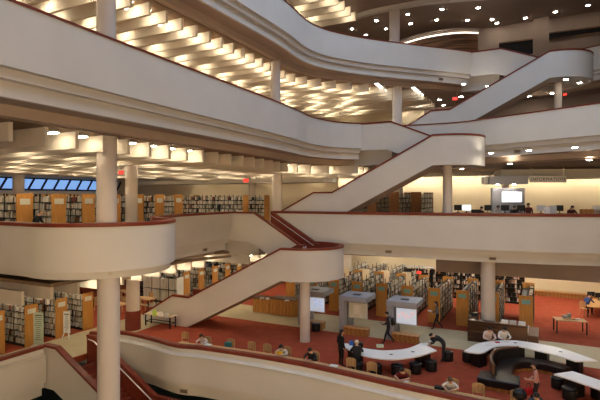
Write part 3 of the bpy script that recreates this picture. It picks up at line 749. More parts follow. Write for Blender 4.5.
# ------------------------------------------------------------------ white curved counters, stools, sofa
def inter(pts, n=6): return smooth_path([V2(*p) for p in pts], n)
def curved_counter(near, far, label, sup):
    a = inter(near); b = inter(far)
    mb = MB(); mb.prism([(p.x, p.y) for p in a] + [(p.x, p.y) for p in reversed(b)], .70, .755)
    o = tag(mb.build('curved_counter', M_top), label, 'counter')
    for p in sup:
        MB().box((p[0], p[1], .35), (.55, .5, .69), rz=p[2]).build('support', M_black, o)
    for p in [(near[len(near)//2][0]*.5+far[len(far)//2][0]*.5, near[len(near)//2][1]*.5+far[len(far)//2][1]*.5), (near[-2][0]*.5+far[-2][0]*.5, near[-2][1]*.5+far[-2][1]*.5)]:
        MB().box((p[0], p[1], .765), (.14, .07, .022)).build('power_socket', M_black, o)
    return o
curved_counter([(2.0, 24.0), (2.55, 22.75), (3.3, 22.0), (4.3, 21.75), (5.5, 22.2), (6.55, 23.0)], [(2.35, 24.1), (2.95, 23.45), (3.5, 23.15), (4.2, 23.0), (5.2, 23.3), (6.15, 24.2)],
    'white curved counter bowed towards the front desk, left of the sofa', [(2.7, 23.4, .6), (5.9, 23.1, .5)])
curved_counter([(8.0, 22.75), (8.6, 22.65), (9.6, 23.55), (10.65, 23.7), (11.3, 23.06), (11.94, 22.3), (12.35, 21.5)], [(7.85, 22.95), (8.9, 24.05), (10.0, 24.55), (11.0, 24.6), (11.95, 24.05), (12.75, 23.2), (13.35, 21.55)],
    'white curved counter arching behind the black sofa', [(10.9, 24.0, -.3), (11.75, 23.3, -.7), (12.7, 22.2, -.9), (8.6, 23.1, .6)])
curved_counter([(10.55, 19.95), (11.0, 19.2), (11.5, 18.2), (11.8, 17)], [(11.5, 20.25), (12.0, 19.3), (12.5, 18.2), (12.9, 17)],
    'white counter end entering from the right edge of the main hall', [(11.9, 18.5, .3), (11.2, 19.6, .3)])
st = empty('stool', (0, 0, 0)); st_used = [False]
MB().lathe([(.26, .02), (.27, .06), (.27, .36), (.26, .38)], 24).build('body', M_black, st, True)
MB().lathe([(.27, .38), (.285, .40), (.285, .45), (.25, .475), (0.01, .48)], 24, cap=False).build('cushion', M_leather, st, True)
def stool(u, v, label, group='black stools at the white counters'):
    p = P(u, v, 0)
    if not st_used[0]:
        st_used[0] = True; st.location = p; tag(st, label, 'stool', group)
    else: dup(st, p, 0, label, group)
for u, v, l in [(376, 374.5, 'round black stool below the left counter, leftmost of three'), (397, 374.5, 'round black stool below the left counter, second of three'), (415.5, 373, 'round black stool below the left counter, by the dark red reader'), (431, 370.5, 'round black stool beside the person bending over papers'),
                (447.5, 360.5, 'round black stool right of the person bending over papers'), (468, 361.5, 'round black stool at the left tip of the arching counter'), (558, 388, 'larger looking round black stool at the tip of the right edge counter'), (569.5, 399, 'round black stool nearest the front at the right edge counter'),
                (598, 398, 'round black stool cut by the right edge of the view'), (576, 368, 'round black stool under the right tip of the arching counter'), (316, 331, 'round black stool beside the left kiosk bench'), (358, 351.5, 'black stool behind the left end of the white counter')]:
    stool(u, v, l)
# sofa: ring seat and wood-backed rest
t = empty('curved_sofa', (0, 0, 0), 0, 'curved black sofa with a dark wooden back, inside the arching counter', 'sofa')
seatp = inter([(11.95, 21.45), (11.45, 22.2), (10.6, 22.6), (9.75, 22.35), (9.2, 21.6), (8.75, 20.7), (8.3, 19.9)], 5)
seatp = list(reversed(seatp))
def strip(path, prof, name, m, par, smooth=False): mb = MB(); sweep(mb, path, [(o, z, 0) for o, z in prof]); return mb.build(name, m, par, smooth)
strip(seatp, [(-.36, .16), (-.36, .42), (-.33, .46), (.30, .46), (.33, .42), (.33, .16)], 'seat', M_leather, t)
strip(seatp, [(-.30, 0), (-.30, .17), (.27, .17), (.27, 0)], 'base', M_bench, t)
blk = inter([(7.75, 20.75), (8.45, 20.35), (9.15, 20.0)], 4)
strip(blk, [(-.50, .16), (-.50, .44), (-.46, .47), (.5, .47), (.5, .16)], 'seat', M_leather, t)
strip(blk, [(-.42, 0), (-.42, .16), (.42, .16), (.42, 0)], 'base', M_bench, t)
backp = list(reversed(inter([(10.5, 23.08), (9.8, 22.95), (9.2, 22.6), (8.75, 21.95), (8.45, 21.25), (8.3, 20.6)], 5)))
strip(backp, [(-.05, .10), (-.05, .92), (.05, .92), (.05, .10)], 'backrest', M_walnut, t)
strip(backp, [(-.14, .46), (-.09, .86), (-.05, .86), (-.05, .46)], 'back_cushion', M_leather, t)
# small things on the counters
def sheet(u, v, z, sx, sy, m, name, label, cat, h=.012, rz=0.):
    p = P(u, v, z); o = MB().box((0, 0, h/2), (sx, sy, h), bev=.004 if h > .03 else 0).build(name, m); o.location = (p.x, p.y, z+.001); o.rotation_euler = (0, 0, rz); return tag(o, label, cat)
sheet(380, 347.2, .755, .34, .20, M_green, 'paper_box', 'pale green box at the far edge of the left counter', 'box', .12, -.1)
sheet(426, 344, .755, .36, .28, M_paper, 'paper_sheet', 'white sheet at the right end of the left counter, outer one', 'paper', .01, .4)
sheet(432.5, 341.8, .755, .34, .26, M_paper, 'open_book', 'open white book under the person bending over papers', 'book', .03, .5)
sheet(435, 340.8, .755, .40, .26, M_black, 'black_bag', 'black bag on the right end of the left counter by the bending person', 'bag', .26, .4)
sheet(357, 348, .755, .36, .24, M_black, 'black_bag', 'black bag lying on the left end of the left counter', 'bag', .12, -.5)
bl = cloth((.05, .14, .45))
sheet(351.5, 345, .755, .20, .16, bl, 'blue_pouch', 'small blue pouch on the left end of the left counter', 'pouch', .2, -.3)
sheet(490, 345.5, .755, .3, .22, M_paper, 'paper_sheet', 'white paper before the two people sharing the arching counter', 'paper', .01, .1)
sheet(497.5, 342.5, .755, .22, .16, mat('red_cover', (.5, .03, .03), .6), 'red_notebook', 'red notebook between the two people at the arching counter', 'notebook', .03, .3)
sheet(506, 341.5, .755, .26, .2, M_paper, 'paper_sheet', 'white paper right of the red notebook on the arching counter', 'paper', .01, -.2)
def desk_item(u, off, sx, sy, h, m, name, label, cat, dz=0):
    p = desk_pt(u, off); o = MB().box((0, 0, h/2), (sx, sy, h)).build(name, m); o.location = (p.x, p.y, 0.972+dz); o.rotation_euler = (0, 0, A0); tag(o, label, cat)
desk_item(208, .75, .35, .26, .02, M_paper, 'paper_sheet', 'white paper under the reader in white at the front desk', 'paper')
desk_item(279.5, .72, .30, .12, .18, mat('yellow_bag', (.70, .42, .03), .6), 'yellow_bag', 'yellow bag on the front desk before the long haired reader', 'bag')
desk_item(334, .70, .34, .24, .02, M_paper, 'paper_sheet', 'white paper on the front desk left of the dark figures', 'paper')
desk_item(405, .72, .3, .2, .02, M_paper, 'open_book', 'open book under the reader in dark red', 'book')
desk_item(440, .72, .35, .24, .08, M_black, 'black_bag', 'black bag on the front desk left of the reader in a white shirt', 'bag')
p = desk_pt(228, 1.4); o = MB().box((0, 0, .2), (.34, .16, .4), bev=.05).build('teal_bag', cloth((.05, .20, .19))); o.location = (p.x, p.y, .62); tag(o, 'teal bag hung on a chair at the front desk', 'bag')
# ------------------------------------------------------------------ far right of the main hall
wl = P(531, 293.5, 0); 
t = empty('wall_bench', (20.0, 39.6, 0), A0, 'long low wooden bench along the far cream wall', 'bench')
MB().box((1.2, -.3, .42), (5.6, .6, .07)).build('seat', M_tan, t); MB().box((1.2, -.25, .2), (5.4, .4, .38)).build('base', M_bench, t)
c = P(600, 318, 0); t = table(V2(c.x+.5, c.y+1.2), math.radians(60), 3.2, 1.2, .75, 'tan computer table at the right edge, beside the person in blue', M_tan, name='computer_table')
for i, (u, Y) in enumerate([(591, 34.6), (599, 34.2)]):
    t = empty('monitor', (cu(u, Y), Y, .75), math.radians(-10), 'black monitor on the computer table, %s one' % ['left', 'right'][i], 'monitor')
    MB().box((0, 0, .36), (.5, .04, .34), bev=.01).build('screen', M_black, t); MB().tube([(0, .02, .02), (0, .02, .25)], .03).build('neck', M_black, t); MB().box((0, .02, .012), (.26, .2, .024)).build('foot', M_black, t)
struct(MB().box((cu(610, 38), 38, .65), (4.5, .15, 1.3), rz=A0).build('wall_low_partition', M_cream))
# ------------------------------------------------------------------ information area on the balcony level
Yk = 34.2
t = empty('information_kiosk', (cu(507.5, Yk), Yk, F2), 0, 'grey information kiosk with a lit white screen under a projecting hood', 'kiosk')
MB().box((.1, .2, 1.35), (2.35, .3, 2.7), bev=.01).build('panel', M_hood, t)
MB().box((-.33, -.35, 3.22), (2.7, 1.3, .56), bev=.01).build('hood', M_hood, t)
MB().box((-1.82, -.5, 3.22), (.28, .5, .46)).build('emblem_box', M_paper, t)
fr = MB().box((.3, .02, 2.05), (1.5, .06, .82)).build('screen_frame', M_greyl, t)
MB().box((.3, -.02, 2.05), (1.4, .012, .72)).build('display', M_screen, fr)
for a, b in ((-.1, .15), (-.25, .05), (-.05, -.1)): MB().box((.05+a, -.03, 2.05+b), (.16, .005, .05)).build('screen_print', M_screenart, fr)
for s in (-.9, .25): MB().lathe([(.1, 2.90), (.1, 2.94)], 12, 0, Matrix.Translation((s, -.5, 0))).build('downlight', M_down, t)
sg = empty('information_sign', (cu(547.8, Yk-.95), Yk-.95, F2+3.28), 0, 'pale hanging INFORMATION sign right of the grey kiosk', 'sign')
MB().box((0, 0, 0), (2.55, .08, .46), bev=.01).build('board', M_signw, sg)
fc = bpy.data.curves.new('lettering', 'FONT'); fc.body = 'INFORMATION'; fc.size = .315; fc.align_x = 'CENTER'; fc.align_y = 'CENTER'; fc.extrude = .004; fc.space_character = 1.12
fo = bpy.data.objects.new('lettering', fc); COL.objects.link(fo); fme = bpy.data.meshes.new_from_object(fo.evaluated_get(bpy.context.evaluated_depsgraph_get())); bpy.data.objects.remove(fo)
fo = bpy.data.objects.new('lettering', fme); COL.objects.link(fo); fo.parent = sg; fo.location = (0, -.047, 0); fo.rotation_euler = (PI/2, 0, 0); fme.materials.clear(); fme.materials.append(mat('letter_grey', (.07, .07, .07), .6))
for hx in (-1.1, 1.1): MB().tube([(hx, 0, .2), (hx, 0, .85)], .02).build('hanger', M_steel, sg)
struct(MB().box((cu(556, 36), 36, F2+3.75), (8.4, 2.2, .65), rz=math.radians(-8)).build('ceiling_bulkhead', M_white))
# low wall with openings behind
struct(MB().box((cu(552, 41), 40.2, F2+1.5), (4.2, .1, 1.0), rz=A0).build('window_2', M_walnut))
t = empty('information_desk', (cu(500, 31), 31, F2), math.radians(-14), 'long information desk just behind the lower right balcony rail', 'desk')
MB().box((.5, 0, .98), (11.5, .8, .06)).build('worktop', M_brownp, t); MB().box((.5, 0, .48), (11.3, .6, .95)).build('body', M_brownp, t)
def desk2(u, dy=0.): 
    a = math.radians(-14); o = Vector((cu(500, 31), 31)); dirv = Vector((math.cos(a), math.sin(a))); k = (u-300)/FP
    o = o + Vector((-dirv.y, dirv.x))*dy
    tt = (k*o.y - o.x)/(dirv.x - k*dirv.y); return o + dirv*tt
for i, (u, w_, m, wd) in enumerate([(458, .5, M_black, 'black, left end'), (466.5, .55, M_screen, 'lit white screen, left end'), (488, .45, M_black, 'black, beside the person in white'), (505, .5, M_black, 'black, under the kiosk hood'), (521, .5, M_black, 'black, left of the standing person'), (541, .5, M_greyl, 'pale back, right of the standing person'), (559.5, .45, M_black, 'black, left of the seated woman')]):
    p = desk2(u, .1); t = empty('monitor', (p.x, p.y, F2+1.01), math.radians(-14), 'monitor on the information desk, ' + wd, 'monitor')
    MB().box((0, 0, .34), (w_, .04, .36), bev=.01).build('screen', m, t); MB().tube([(0, .02, .02), (0, .02, .2)], .03).build('neck', M_black, t); MB().box((0, .02, .012), (.26, .2, .024)).build('foot', M_black, t)
for i, (u, w_, h_, m) in enumerate([(449, .5, .3, M_paper), (476, .6, .22, M_black), (547, .3, .4, M_paper), (553, .35, .5, M_greyl), (590, 1.1, .28, M_bench), (598, .5, .5, M_paper)]):
    p = desk2(u, -.1); o = MB().box((0, 0, h_/2), (w_, .3, h_), bev=.01).build('file_box', m); o.location = (p.x, p.y, F2+1.012); o.rotation_euler = (0, 0, math.radians(-14))
    tag(o, ['white file box at the left end of the information desk', 'black file box left of the person in white', 'white file box left of the grey one on the information desk', 'tall grey file box on the information desk', 'long brown file box at the right of the information desk', 'white file box at the far right of the information desk'][i], 'box')
# ------------------------------------------------------------------ top level back wall: cove, dark windows, bulkheads
cp = [P(u, 44, F4+3.4) for u in (398, 412, 428, 446, 464, 479)]
cv = []
for u, Y in [(392, 44.5), (406, 42.9), (424, 41.5), (444, 40.6), (462, 40.2), (478, 40.3)]: cv.append(V2(cu(u, Y), Y))
cv = smooth_path(cv, 5)
mb = MB(); sweep(mb, cv, [(0, F4, 0), (0, F4+3.6, 0), (.25, F4+3.6, 0), (.25, F4, 0)]); nw = struct(mb.build('wall_curved_niche', M_walnut, None, True))
mb = MB(); sweep(mb, offset(cv, -.10), [(.03, F4+3.66, 0), (.03, F4+3.76, 0), (.1, F4+3.76, 0), (.1, F4+3.66, 0)]); mb.build('cove_light', M_cove, nw)
mb = MB(); sweep(mb, offset(cv, -.5), [(.2, F4+3.86, 0), (.2, F4+4.02, 0), (.7, F4+4.02, 0), (.7, F4+3.86, 0)]); mb.build('cornice', M_plain, nw, True)
bk = smooth_path([P(u, v, F4+4.4).xy for u, v in [(352, 19), (372, 13.5), (392, 9.5), (420, 4.5), (450, 1), (490, -2), (540, -8)]], 5)
mb = MB(); sweep(mb, bk, [(0, F4+4.4, 0), (0, F4+4.78, 0), (.35, F4+4.78, 0), (.35, F4+4.4, 0)]); struct(mb.build('trim_1', M_white, None, True))
for i, (ua, va, ub, vb) in enumerate([(549, 36, 602, 27.5)]):
    a = G(bw, -2.2, -.15)
    def onwall(u, off=-.12):
        o = bw + E2*off; k = (u-300)/FP; tt = (k*o.y - o.x)/(E1.x - k*E1.y); return o + E1*tt
    a, b = onwall(549), onwall(606); z0 = ZC + (197-39.5)*a.y/FP; z1 = ZC + (197-33.5)*a.y/FP
    d = b-a; t = empty('window_3', (a.x, a.y, 0), A0); struct(t)
    MB().box((d.length/2, 0, (z0+z1)/2), (d.length, .08, z1-z0)).build('pane', M_glass, t)
    mb = MB(); mb.box((d.length/2, -.05, z0), (d.length, .06, .1)); mb.box((d.length/2, -.05, z1), (d.length, .06, .1)); mb.build('frame', M_walnut, t)
a, b = onwall(499), onwall(534); d = b-a; za = ZC + (197-47.5)*a.y/FP
t = empty('window_4', (a.x, a.y, 0), A0); struct(t); MB().box((d.length/2, 0, za-.3), (d.length, .08, 1.2)).build('pane', M_glass, t); MB().box((d.length/2, -.05, za+.33), (d.length, .06, .1)).build('frame', M_walnut, t)
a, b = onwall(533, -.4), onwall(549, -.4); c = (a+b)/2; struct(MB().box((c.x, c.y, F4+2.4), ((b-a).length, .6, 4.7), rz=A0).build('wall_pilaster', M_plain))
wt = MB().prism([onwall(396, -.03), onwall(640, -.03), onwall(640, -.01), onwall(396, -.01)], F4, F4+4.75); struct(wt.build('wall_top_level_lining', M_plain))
wt = MB().prism([onwall(424, -.03), onwall(640, -.03), onwall(640, -.01), onwall(424, -.01)], F3, F3+4.3); struct(wt.build('wall_upper_level_dim_lining', M_plain))  # dark lining added over the cream wall so the hall reads dim
def wash(F, z, off, ua, ub, label, th=.42):
    a, b = onwall(ua, -off), onwall(ub, -off); d = b-a
    struct(MB().box(((a+b)/2).to_tuple() + (z,), (d.length, .12, th), rz=A0).build('trim_%d' % wash.n, M_white)); wash.n += 1
    k = max(2, int(d.length/3.2)); L = d.length/k
    for i in range(k):
        c = onwall(ua, -off+.28) + E1*(L*(i+.5))
        t = empty('wash_light', (c.x, c.y, z+.02), A0, label, 'wall light', label.replace('lamp', 'lamps'))
        MB().box((0, 0, .07), (L*.9, .16, .05)).build('housing', M_greyl, t); MB().box((0, 0, .02), (L*.86, .12, .05)).build('tube', M_tube, t)
wash.n = 2
pa = P(441, 267, 3.9); a = V2(pa.x+.5, 31.5); struct(MB().box((G(a, 4.6, 0).x, G(a, 4.6, 0).y, 3.72), (9.2, .5, .95), rz=A0).build('ceiling_bulkhead', M_plain))
wash(F2, F3-1.98, 1.25, 330, 690, 'concealed lamp washing the cream wall behind the information desk')
a, b = onwall(128, -8), onwall(338, -8); d = b-a; c = (a+b)/2
struct(MB().box((c.x, c.y, F2+2.1), (d.length, .2, 4.2), rz=A0).build('wall_partition', M_cream))
struct(MB().box((c.x+E1.x*3-E2.x*3, c.y+E1.y*3-E2.y*3, F2+3.35), (d.length*.8, 2.4, .34), rz=A0).build('ceiling_bulkhead', M_white))
# ------------------------------------------------------------------ exit signs, vents, detectors
def exit_sign(u, v, Y, label, s=.34):
    z = ZC + (197-v)*Y/FP; t = empty('exit_sign', (cu(u, Y), Y, z), A0, label, 'exit sign')
    MB().box((0, 0, 0), (s, .08, s*.62)).build('casing', M_exit, t); MB().tube([(0, 0, s*.3), (0, 0, s*.3+.45)], .015).build('hanger', M_black, t)
exit_sign(166, 28.5, 24, 'red exit sign hanging among the upper ceiling beams', .34)
exit_sign(121, 172.5, 27.5, 'red exit sign beside the columns of the lower balcony level', .32)
exit_sign(246, 180.5, 36, 'red exit sign near the slim columns of the lower balcony level', .4)
exit_sign(455, 98.7, 35.5, 'red exit sign in the dim hall behind the highest staircase', .34)
exit_sign(565, 94.5, 36, 'tiny red exit sign right of the landing column', .26)
exit_sign(419, 272.5, 34.5, 'red exit sign above the bookcases of the main hall', .30)
def vent(path, u, z, label):
    best = None
    for a, b in zip(path, path[1:]):
        fa = 300+FP*a.x/a.y-u; fb = 300+FP*b.x/b.y-u
        if fa*fb <= 0: best = (a, b, fa/(fa-fb))
    a, b, k = best; p = a+(b-a)*k; d = b-a
    t = empty('vent', (p.x, p.y, z), math.atan2(d.y, d.x), label, 'vent')
    MB().box((0, -.01, 0), (.40, .05, .17)).build('frame', M_soffit, t)
    mb = MB()
    for i in range(4): mb.box((0, -.04, -.055+.037*i), (.34, .02, .02))
    mb.build('slat', M_vent, t)
vent(offset(L2b, .33), 388.5, F2-1.24-.1, 'small dark vent on the lower right balcony edge near the staircase')
vent(offset(L2b, .33), 492.5, F2-1.30-.2, 'small dark vent on the lower right balcony edge above the big column')
vent(offset(L3b, .33), 517.5, F3-1.16, 'small dark vent on the upper right balcony edge')
vent(offset(L4a, .33), 441, F4-1.16, 'small dark vent on the top balcony edge')
vent(offset(L2a, .33), 205, F2-1.16, 'small dark vent on the lower balcony edge beside the rounded bay')
vent(offset(L1a, .14), 184, -1.12, 'small dark vent on the front edge of the main floor')
# smoke detectors / ceiling cameras
for u, v, z, l in [(63.5, 158.5, F3-2.2, 'white lamp globe between the beams over the rounded bay'), (124, 163.5, F3-2.2, 'white lamp globe right of the near column'), (126, 7.5, F4-2.2, 'white lamp globe at the top left beam ends'), (160, 24.3, F4-2.2, 'white lamp globe beside the upper exit sign')]:
    p = P(u, v, z); t = empty('pendant_lamp', p, 0, l, 'lamp')
    MB().sphere((0, 0, 0), .10).build('globe', M_tube2, t, True); MB().tube([(0, 0, .08), (0, 0, .45)], .02).build('stem', M_black, t)
# ------------------------------------------------------------------ people
def person(label, loc, rz, pose, shirt, pants, hairc=(.02, .015, .012), skin=0, shoe=(.02, .02, .02), short=False, hair='short', s=1.0, zt=None, lift=0.):
    J = {}; E = []; Rr = {}
    def j(n, p, r): J[n] = Vector(p); Rr[n] = r
    if pose in ('stand', 'walk'):
        ln = .05 if pose == 'walk' else .0
        j('pelvis', (0, 0, .95), .15); j('waist', (0, .01, 1.10), .135); j('chest', (0, ln, 1.30), .155); j('neckb', (0, ln+.01, 1.46), .07)
        j('neck', (0, ln+.03, 1.52), .055); hd = Vector((0, ln+.05, 1.63)); hf = Vector((0, .97, -.25))
        for sx, n in ((-1, 'l'), (1, 'r')):
            j('sh'+n, (sx*.19, ln-.01, 1.40), .065)
            if pose == 'walk': j('el'+n, (sx*.24, ln+(.05 if sx < 0 else .02), 1.13), .045); j('wr'+n, (sx*.17, ln+(.28 if sx < 0 else .22), 1.10 if sx < 0 else .98), .032); j('ha'+n, (sx*.14, ln+(.36 if sx < 0 else .29), 1.13 if sx < 0 else .99), .03)
            else: j('el'+n, (sx*.24, -.03, 1.13), .045); j('wr'+n, (sx*.24, .06, .90), .032); j('ha'+n, (sx*.235, .09, .82), .03)
            j('hi'+n, (sx*.095, 0, .86), .10)
        if pose == 'walk':
            j('knl', (-.09, .16, .50), .065); j('anl', (-.09, .24, .10), .042); j('tol', (-.10, .40, .045), .035)
            j('knr', (.09, .02, .50), .065); j('anr', (.09, -.30, .16), .042); j('tor', (.10, -.20, .05), .035)
        else:
            for sx, n in ((-1, 'l'), (1, 'r')): j('kn'+n, (sx*.10, .02, .49), .065); j('an'+n, (sx*.10, -.01, .09), .042); j('to'+n, (sx*.12, .15, .04), .035)
    elif pose in ('sit', 'read', 'perch'):
        zs = (.53 if pose != 'read' else .60) + lift; le = .16 if pose != 'perch' else .10; dz = .28 if pose == 'read' else .0
        j('pelvis', (0, 0, zs), .16); j('waist', (0, le*.45, zs+.18), .14); j('chest', (0, le, zs+.40), .155); j('neckb', (0, le+.09, zs+.55), .07)
        j('neck', (0, le+.13, zs+.60), .055); hd = Vector((0, le+.21, zs+.69)); hf = Vector((0, .75, -.66))
        zt = zt or (1.0 if pose == 'read' else .80)
        for sx, n in ((-1, 'l'), (1, 'r')):
            j('sh'+n, (sx*.19, le+.04, zs+.49), .065); j('el'+n, (sx*.29, le+.20, max(zt+.02, zs+.22)), .045); j('wr'+n, (sx*.13, le+.40, zt+.02), .032); j('ha'+n, (sx*.07, le+.47, zt+.01), .03)
            j('hi'+n, (sx*.10, .06, zs-.02), .105); j('kn'+n, (sx*.12, .43, zs+.0), .07); j('an'+n, (sx*.12, .40, .10), .042); j('to'+n, (sx*.13, .55, .04), .035)
    elif pose == 'bend':
        j('pelvis', (0, -.16, .92), .15); j('waist', (0, -.04, 1.03), .135); j('chest', (0, .16, 1.13), .155); j('neckb', (0, .32, 1.19), .07)
        j('neck', (0, .38, 1.20), .055); hd = Vector((0, .49, 1.20)); hf = Vector((0, .55, -.83))
        for sx, n in ((-1, 'l'), (1, 'r')):
            j('sh'+n, (sx*.19, .24, 1.14), .065); j('el'+n, (sx*.25, .36, .92), .045); j('wr'+n, (sx*.15, .52, .82), .032); j('ha'+n, (sx*.12, .60, .79), .03)
            j('hi'+n, (sx*.095, -.12, .85), .10); j('kn'+n, (sx*.11, -.08, .48), .065); j('an'+n, (sx*.11, -.12, .09), .042); j('to'+n, (sx*.12, .04, .04), .035)
    hdir = hf.normalized(); up = Vector((0, -hdir.z, hdir.y)) if True else None
    up = Vector((1, 0, 0)).cross(hdir); up = up if up.z > 0 else -up
    j('jaw', hd - up*.075 + hdir*.035, .055); j('head', hd, .088); j('crown', hd + up*.085 - hdir*.01, .068)
    E = [('pelvis', 'waist'), ('waist', 'chest'), ('chest', 'neckb'), ('neckb', 'neck'), ('neck', 'head'), ('head', 'crown'), ('head', 'jaw')]
    for n in 'lr': E += [('chest', 'sh'+n), ('sh'+n, 'el'+n), ('el'+n, 'wr'+n), ('wr'+n, 'ha'+n), ('pelvis', 'hi'+n), ('hi'+n, 'kn'+n), ('kn'+n, 'an'+n), ('an'+n, 'to'+n)]
    names = list(J); ix = {n: i for i, n in enumerate(names)}
    me = bpy.data.meshes.new('tmp'); me.from_pydata([J[n] for n in names], [(ix[a], ix[b]) for a, b in E], [])
    o = bpy.data.objects.new('tmp', me); COL.objects.link(o)
    md = o.modifiers.new('s', 'SKIN'); md.use_smooth_shade = True
    for n in names:
        sv = me.skin_vertices[0].data[ix[n]]; r = Rr[n]
        wide = 1.18 if n in ('chest', 'waist', 'pelvis') else 1.0
        sv.radius = (r*wide, r*(.82 if wide > 1 else 1.0)); sv.use_root = (n == 'pelvis')
    sub = o.modifiers.new('u', 'SUBSURF'); sub.levels = 2; sub.render_levels = 2
    dg = bpy.context.evaluated_depsgraph_get(); dg.update()
    ev = bpy.data.meshes.new_from_object(o.evaluated_get(dg))
    bpy.data.objects.remove(o); bpy.data.meshes.remove(me)
    mats = [M_skin[skin], cloth(shirt), cloth(pants), cloth(shoe, .5), M_ink]
    seg = []
    for a, b in E:
        k = 1
        if a in ('neck', 'head', 'neckb'): k = 0
        elif a[:2] in ('hi', 'kn') or (a == 'pelvis' and b[:2] == 'hi'): k = 2
        elif a[:2] == 'an': k = 3
        elif a[:2] == 'wr': k = 0
        elif a[:2] == 'el': k = 0 if short else 1
        seg.append((J[a], J[b], k))
    mb = MB(); mb.v = [tuple(v.co) for v in ev.vertices]
    for f in ev.polygons:
        c = Vector(f.center); best = 9; kk = 1
        for a, b, k in seg:
            d = b-a; tt = max(0, min(1, (c-a).dot(d)/max(1e-9, d.length_squared))); dd = (c-a-d*tt).length
            if dd < best: best = dd; kk = k
        if kk == 1 and c.z < J['pelvis'].z - .05 and pose in ('stand', 'walk'): kk = 2
        mb.f.append(tuple(f.vertices)); mb.m.append(kk)
    bpy.data.meshes.remove(ev)
    # face: nose, eyes, ears, mouth
    rt = Vector((1, 0, 0))
    M = Matrix((rt, hdir, up)).transposed().to_4x4(); M.translation = hd
    mb.sphere((0, .098, -.012), (.014, .022, .024), 0, M, 8, 6)
    for sx in (-1, 1): mb.sphere((sx*.034, .086, .018), (.012, .010, .008), 4, M, 8, 5); mb.sphere((sx*.094, .0, .0), (.014, .026, .034), 0, M, 8, 6)
    mb.sphere((0, .088, -.05), (.025, .008, .007), 4, M, 8, 5)
    # hands: five fingers each
    for n in 'lr':
        w_, h_ = J['wr'+n], J['ha'+n]; d = (h_-w_).normalized(); side = d.cross(Vector((0, 0, 1))); side = side.normalized() if side.length > .1 else Vector((1, 0, 0)); dn = side.cross(d).normalized()
        if dn.z > 0: dn = -dn
        for i, L in enumerate((.062, .075, .080, .070)):
            b0 = h_ - d*.01 + side*(.027*(i-1.5)*.75)
            mb.tube([b0, b0 + d*L*.55 + dn*.004, b0 + d*L + dn*.022], [.0095, .009, .007], 6, 0)
        sg = 1 if (n == 'l') == (side.x > 0) else -1
        b0 = w_*.55 + h_*.45; mb.tube([b0, b0 + side*sg*.035 + d*.025, b0 + side*sg*.045 + d*.06 + dn*.01], [.012, .011, .008], 6, 0)
    t = mb.build('person', mats, None, True)
    t.location = loc; t.rotation_euler = (0, 0, rz); t.scale = (s, s, s); tag(t, label, 'person')
    hm = MB(); hm.sphere((0, -.016, .030), (.104, .112, .098), 0, M, 14, 10)
    if hair == 'long': hm.sphere((0, -.07, -.09), (.088, .055, .15), 0, M, 12, 8)
    if hair == 'bun': hm.sphere((0, -.12, .06), (.045, .045, .045), 0, M, 10, 8)
    hm.v = [v for v in hm.v]
    # keep the face clear: push hair in front of the brow back
    Mi = M.inverted(); nv = []
    for v in hm.v:
        q2 = Mi @ Vector(v)
        if q2.z < .035 and q2.y > .02: q2.y = .02
        if q2.z < -.03 and hair == 'short' : q2.z = -.03 - (q2.z+.03)*.1
        nv.append(tuple(M @ q2))
    hm.v = nv; hm.build('hair', cloth(hairc, .6), t, True)
    return t
BLK = (.012, .012, .014)
# walkers on the walkway
w1 = P(388.5, 343.5, 0); person('person in dark clothes walking left past the right kiosk bench with a backpack', (w1.x, w1.y, 0), math.radians(80), 'walk', (.025, .025, .03), (.02, .02, .025), hairc=(.015, .012, .01))
bp = empty('backpack', (w1.x+.22, w1.y-.03, 1.05), math.radians(80), 'black backpack on the back of the walker by the kiosk bench', 'backpack')
MB().box((0, 0, .17), (.30, .18, .46), bev=.07).build('bag', M_black, bp, True); MB().box((0, -.11, .08), (.22, .08, .22), bev=.03).build('pocket', M_leather, bp); 
mb = MB()
for sx in (-1, 1): mb.tube([(sx*.11, .08, .36), (sx*.13, .16, .42), (sx*.14, .24, .36)], .02)
mb.build('strap', M_black, bp)
o = MB().box((0, 0, 0), (.075, .15, .012), bev=.003).build('phone', M_black); o.location = (w1.x-.40, w1.y+.02, 1.155); tag(o, 'dark phone in the hand of the walker by the kiosk bench', 'phone')
w2 = P(437.5, 329.5, 0); person('person in grey top and black leggings striding left with a white paper', (w2.x, w2.y, 0), math.radians(75), 'walk', (.12, .12, .12), (.015, .015, .018), hair='long', s=.98)
o = MB().box((0, 0, 0), (.22, .30, .02)).build('paper_sheet', M_paper); o.location = (w2.x-.46, w2.y+.03, 1.14); tag(o, 'white paper carried by the striding person in grey', 'paper')
fd = ANG1 + PI                               # towards the front rail
def reader(u, label, shirt, pants=BLK, **k):
    p = desk_pt(u, 1.22); return person(label, (p.x, p.y, .02), fd, 'read', shirt, pants, **k)
reader(206, 'reader in a white top bowed over papers, leftmost at the front desk', (.62, .58, .56), hairc=(.03, .018, .012), hair='long')
reader(285, 'reader with long dark hair and white sleeves bowed at the front desk', (.50, .48, .45), hairc=(.012, .010, .010), hair='long')
r3 = reader(313.5, 'reader in an open black jacket facing the front rail', (.02, .02, .022), hairc=(.02, .014, .01), lift=.06)
reader(404.5, 'reader in dark red writing at the front desk below the white counter', (.11, .012, .012), hairc=(.012, .01, .01), short=True)
reader(452, 'reader in a white shirt with brown hair at the front desk', (.55, .55, .54), hairc=(.10, .055, .03), short=True)
reader(537, 'reader in dark blue with black hair, front desk near the right', (.025, .04, .07), hairc=(.01, .009, .009))
